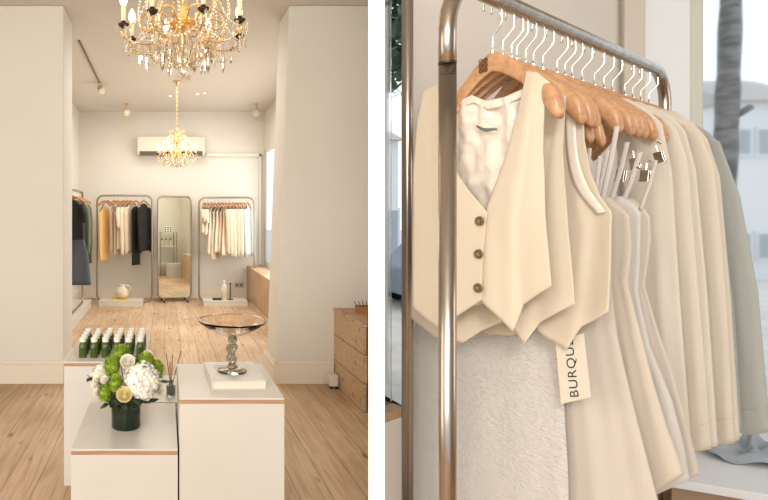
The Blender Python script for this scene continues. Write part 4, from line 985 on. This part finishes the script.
# ================================================================ STREET
struct('ground_street', MB().box((.62,1.8,-.25),(60,60,-.15)), M['concrete'])
def building(label, px0, px1, z, hgt, mm, rows, cols, dep=4, roof=True, wsize=(.24,.6)):
    x0,x1=at(px0,z),at(px1,z); t=thing('building', label, 'building', ((x0+x1)/2,z,-.15))
    MB().box((x0,z,-.15),(x1,z+dep,hgt)).build('walls', M[mm], t)
    if roof: MB().add([(x0-.1,z-.2,hgt),(x1+.1,z-.2,hgt),(x1+.1,z+dep,hgt),(x0-.1,z+dep,hgt),(x0-.1,z+dep/2,hgt+1.0),(x1+.1,z+dep/2,hgt+1.0)],[(0,1,5,4),(2,3,4,5),(0,4,3),(1,2,5),(3,2,1,0)]).build('roof', M['rooftile2'], t)
    for r_ in range(rows):
        for c_ in range(cols):
            xc=x0+(c_+.5)*(x1-x0)/cols; zc=.4+r_*2.6
            if zc+wsize[1]>hgt: continue
            w_=MB().box((xc-wsize[0]/2-.08,z-.05,zc-.08),(xc+wsize[0]/2+.08,z,zc+wsize[1]+.08)).build('window', M['facade'], t)
            MB().box((xc-wsize[0]/2,z-.07,zc),(xc+wsize[0]/2,z-.05,zc+wsize[1])).build('pane', M['winglass'], w_)
building('white house with dark windows across the street beyond the trunk', 733, 830, 14, 4.3, 'facade', 2, 5)
building('taller pale grey house seen left of the tree trunk', 676, 727, 20, 5.2, 'facade2', 2, 3)
building('pale building glimpsed through the narrow window at the left', 372, 398, 16, 3.6, 'facade', 1, 2, dep=5, wsize=(.3,1.2))
t = thing('street_tree', 'dark tree trunk standing outside the display window', 'tree', (at(731,6),6,-.15)); tx=at(731,6)
MB().tube(smoothline([(tx-.14,6,-.15),(tx-.12,6,1.0),(tx-.06,6,2.2),(tx-.02,6,3.2),(tx+.12,6.1,4.6)],20), .11, 14, rs=[.115-.025*i/20+.006*math.sin(i*2.1) for i in range(21)]).build('trunk', M['bark'], t, smooth=True)
MB().tube([(tx+.0,6,2.5),(tx+.16,5.95,2.62)], .035, 8).build('branch_stub', M['bark'], t, smooth=True)
def crown(c, r, n, nm, parent):
    m=MB(); random.seed(3)
    for k in range(n):
        d=Vector((random.gauss(0,1),random.gauss(0,1),random.gauss(0,1))).normalized()*r*random.uniform(.3,1); p=Vector(c)+d
        petal(m,p,Vector((random.uniform(-1,1),random.uniform(-1,1),random.uniform(-1,1))),Vector((0,0,1)),.22,.16,.3,2)
    return m.build('foliage', M[nm], parent)
tx=at(392,8.5); t=thing('street_tree','dark green tree behind the narrow window at the left','tree',(tx,8.5,-.15))
MB().tube([(tx+.9,8.5,-.15),(tx+.9,8.5,3.3)],.08,8).build('trunk', M['bark'], t); crown((tx+.4,8.5,4.6),1.5,1600,'foliage',t)
tx=at(396,9.5)
t=thing('parked_car','dark blue grey parked car seen through the narrow left window','car',(tx+1.2,9.5,-.15))
prof=[(-1.0,.12),(-1.0,.62),(-.55,.75),(-.1,1.22),(1.3,1.25),(1.9,.8),(2.3,.7),(2.35,.12)]
pl=[(tx+1.0+a,b) for a,b in prof]; n=len(pl)
MB().add([(a,9.2,b) for a,b in pl]+[(a,10.8,b) for a,b in pl],[tuple(range(n)),tuple(range(n,2*n))[::-1]]+[(i,(i+1)%n,(i+1)%n+n,i+n) for i in range(n)]).build('body', M['carpaint'], t, bevel=.06, bseg=3)
gl=[(tx+1.0+a,b) for a,b in [(-.42,.78),(-.05,1.17),(.55,1.19),(.55,.80)]]; MB().add([(a,9.19,b) for a,b in gl]+[(a,9.2,b) for a,b in gl],[(0,1,2,3),(7,6,5,4)]).build('side_window', M['winglass'], t)
for a in (-.45,1.6):
    for y in (9.15,10.7): MB().tube([(tx+1.0+a,y,.15),(tx+1.0+a,y+.18,.15)],.30,20).build('wheel', M['tyre'], t)
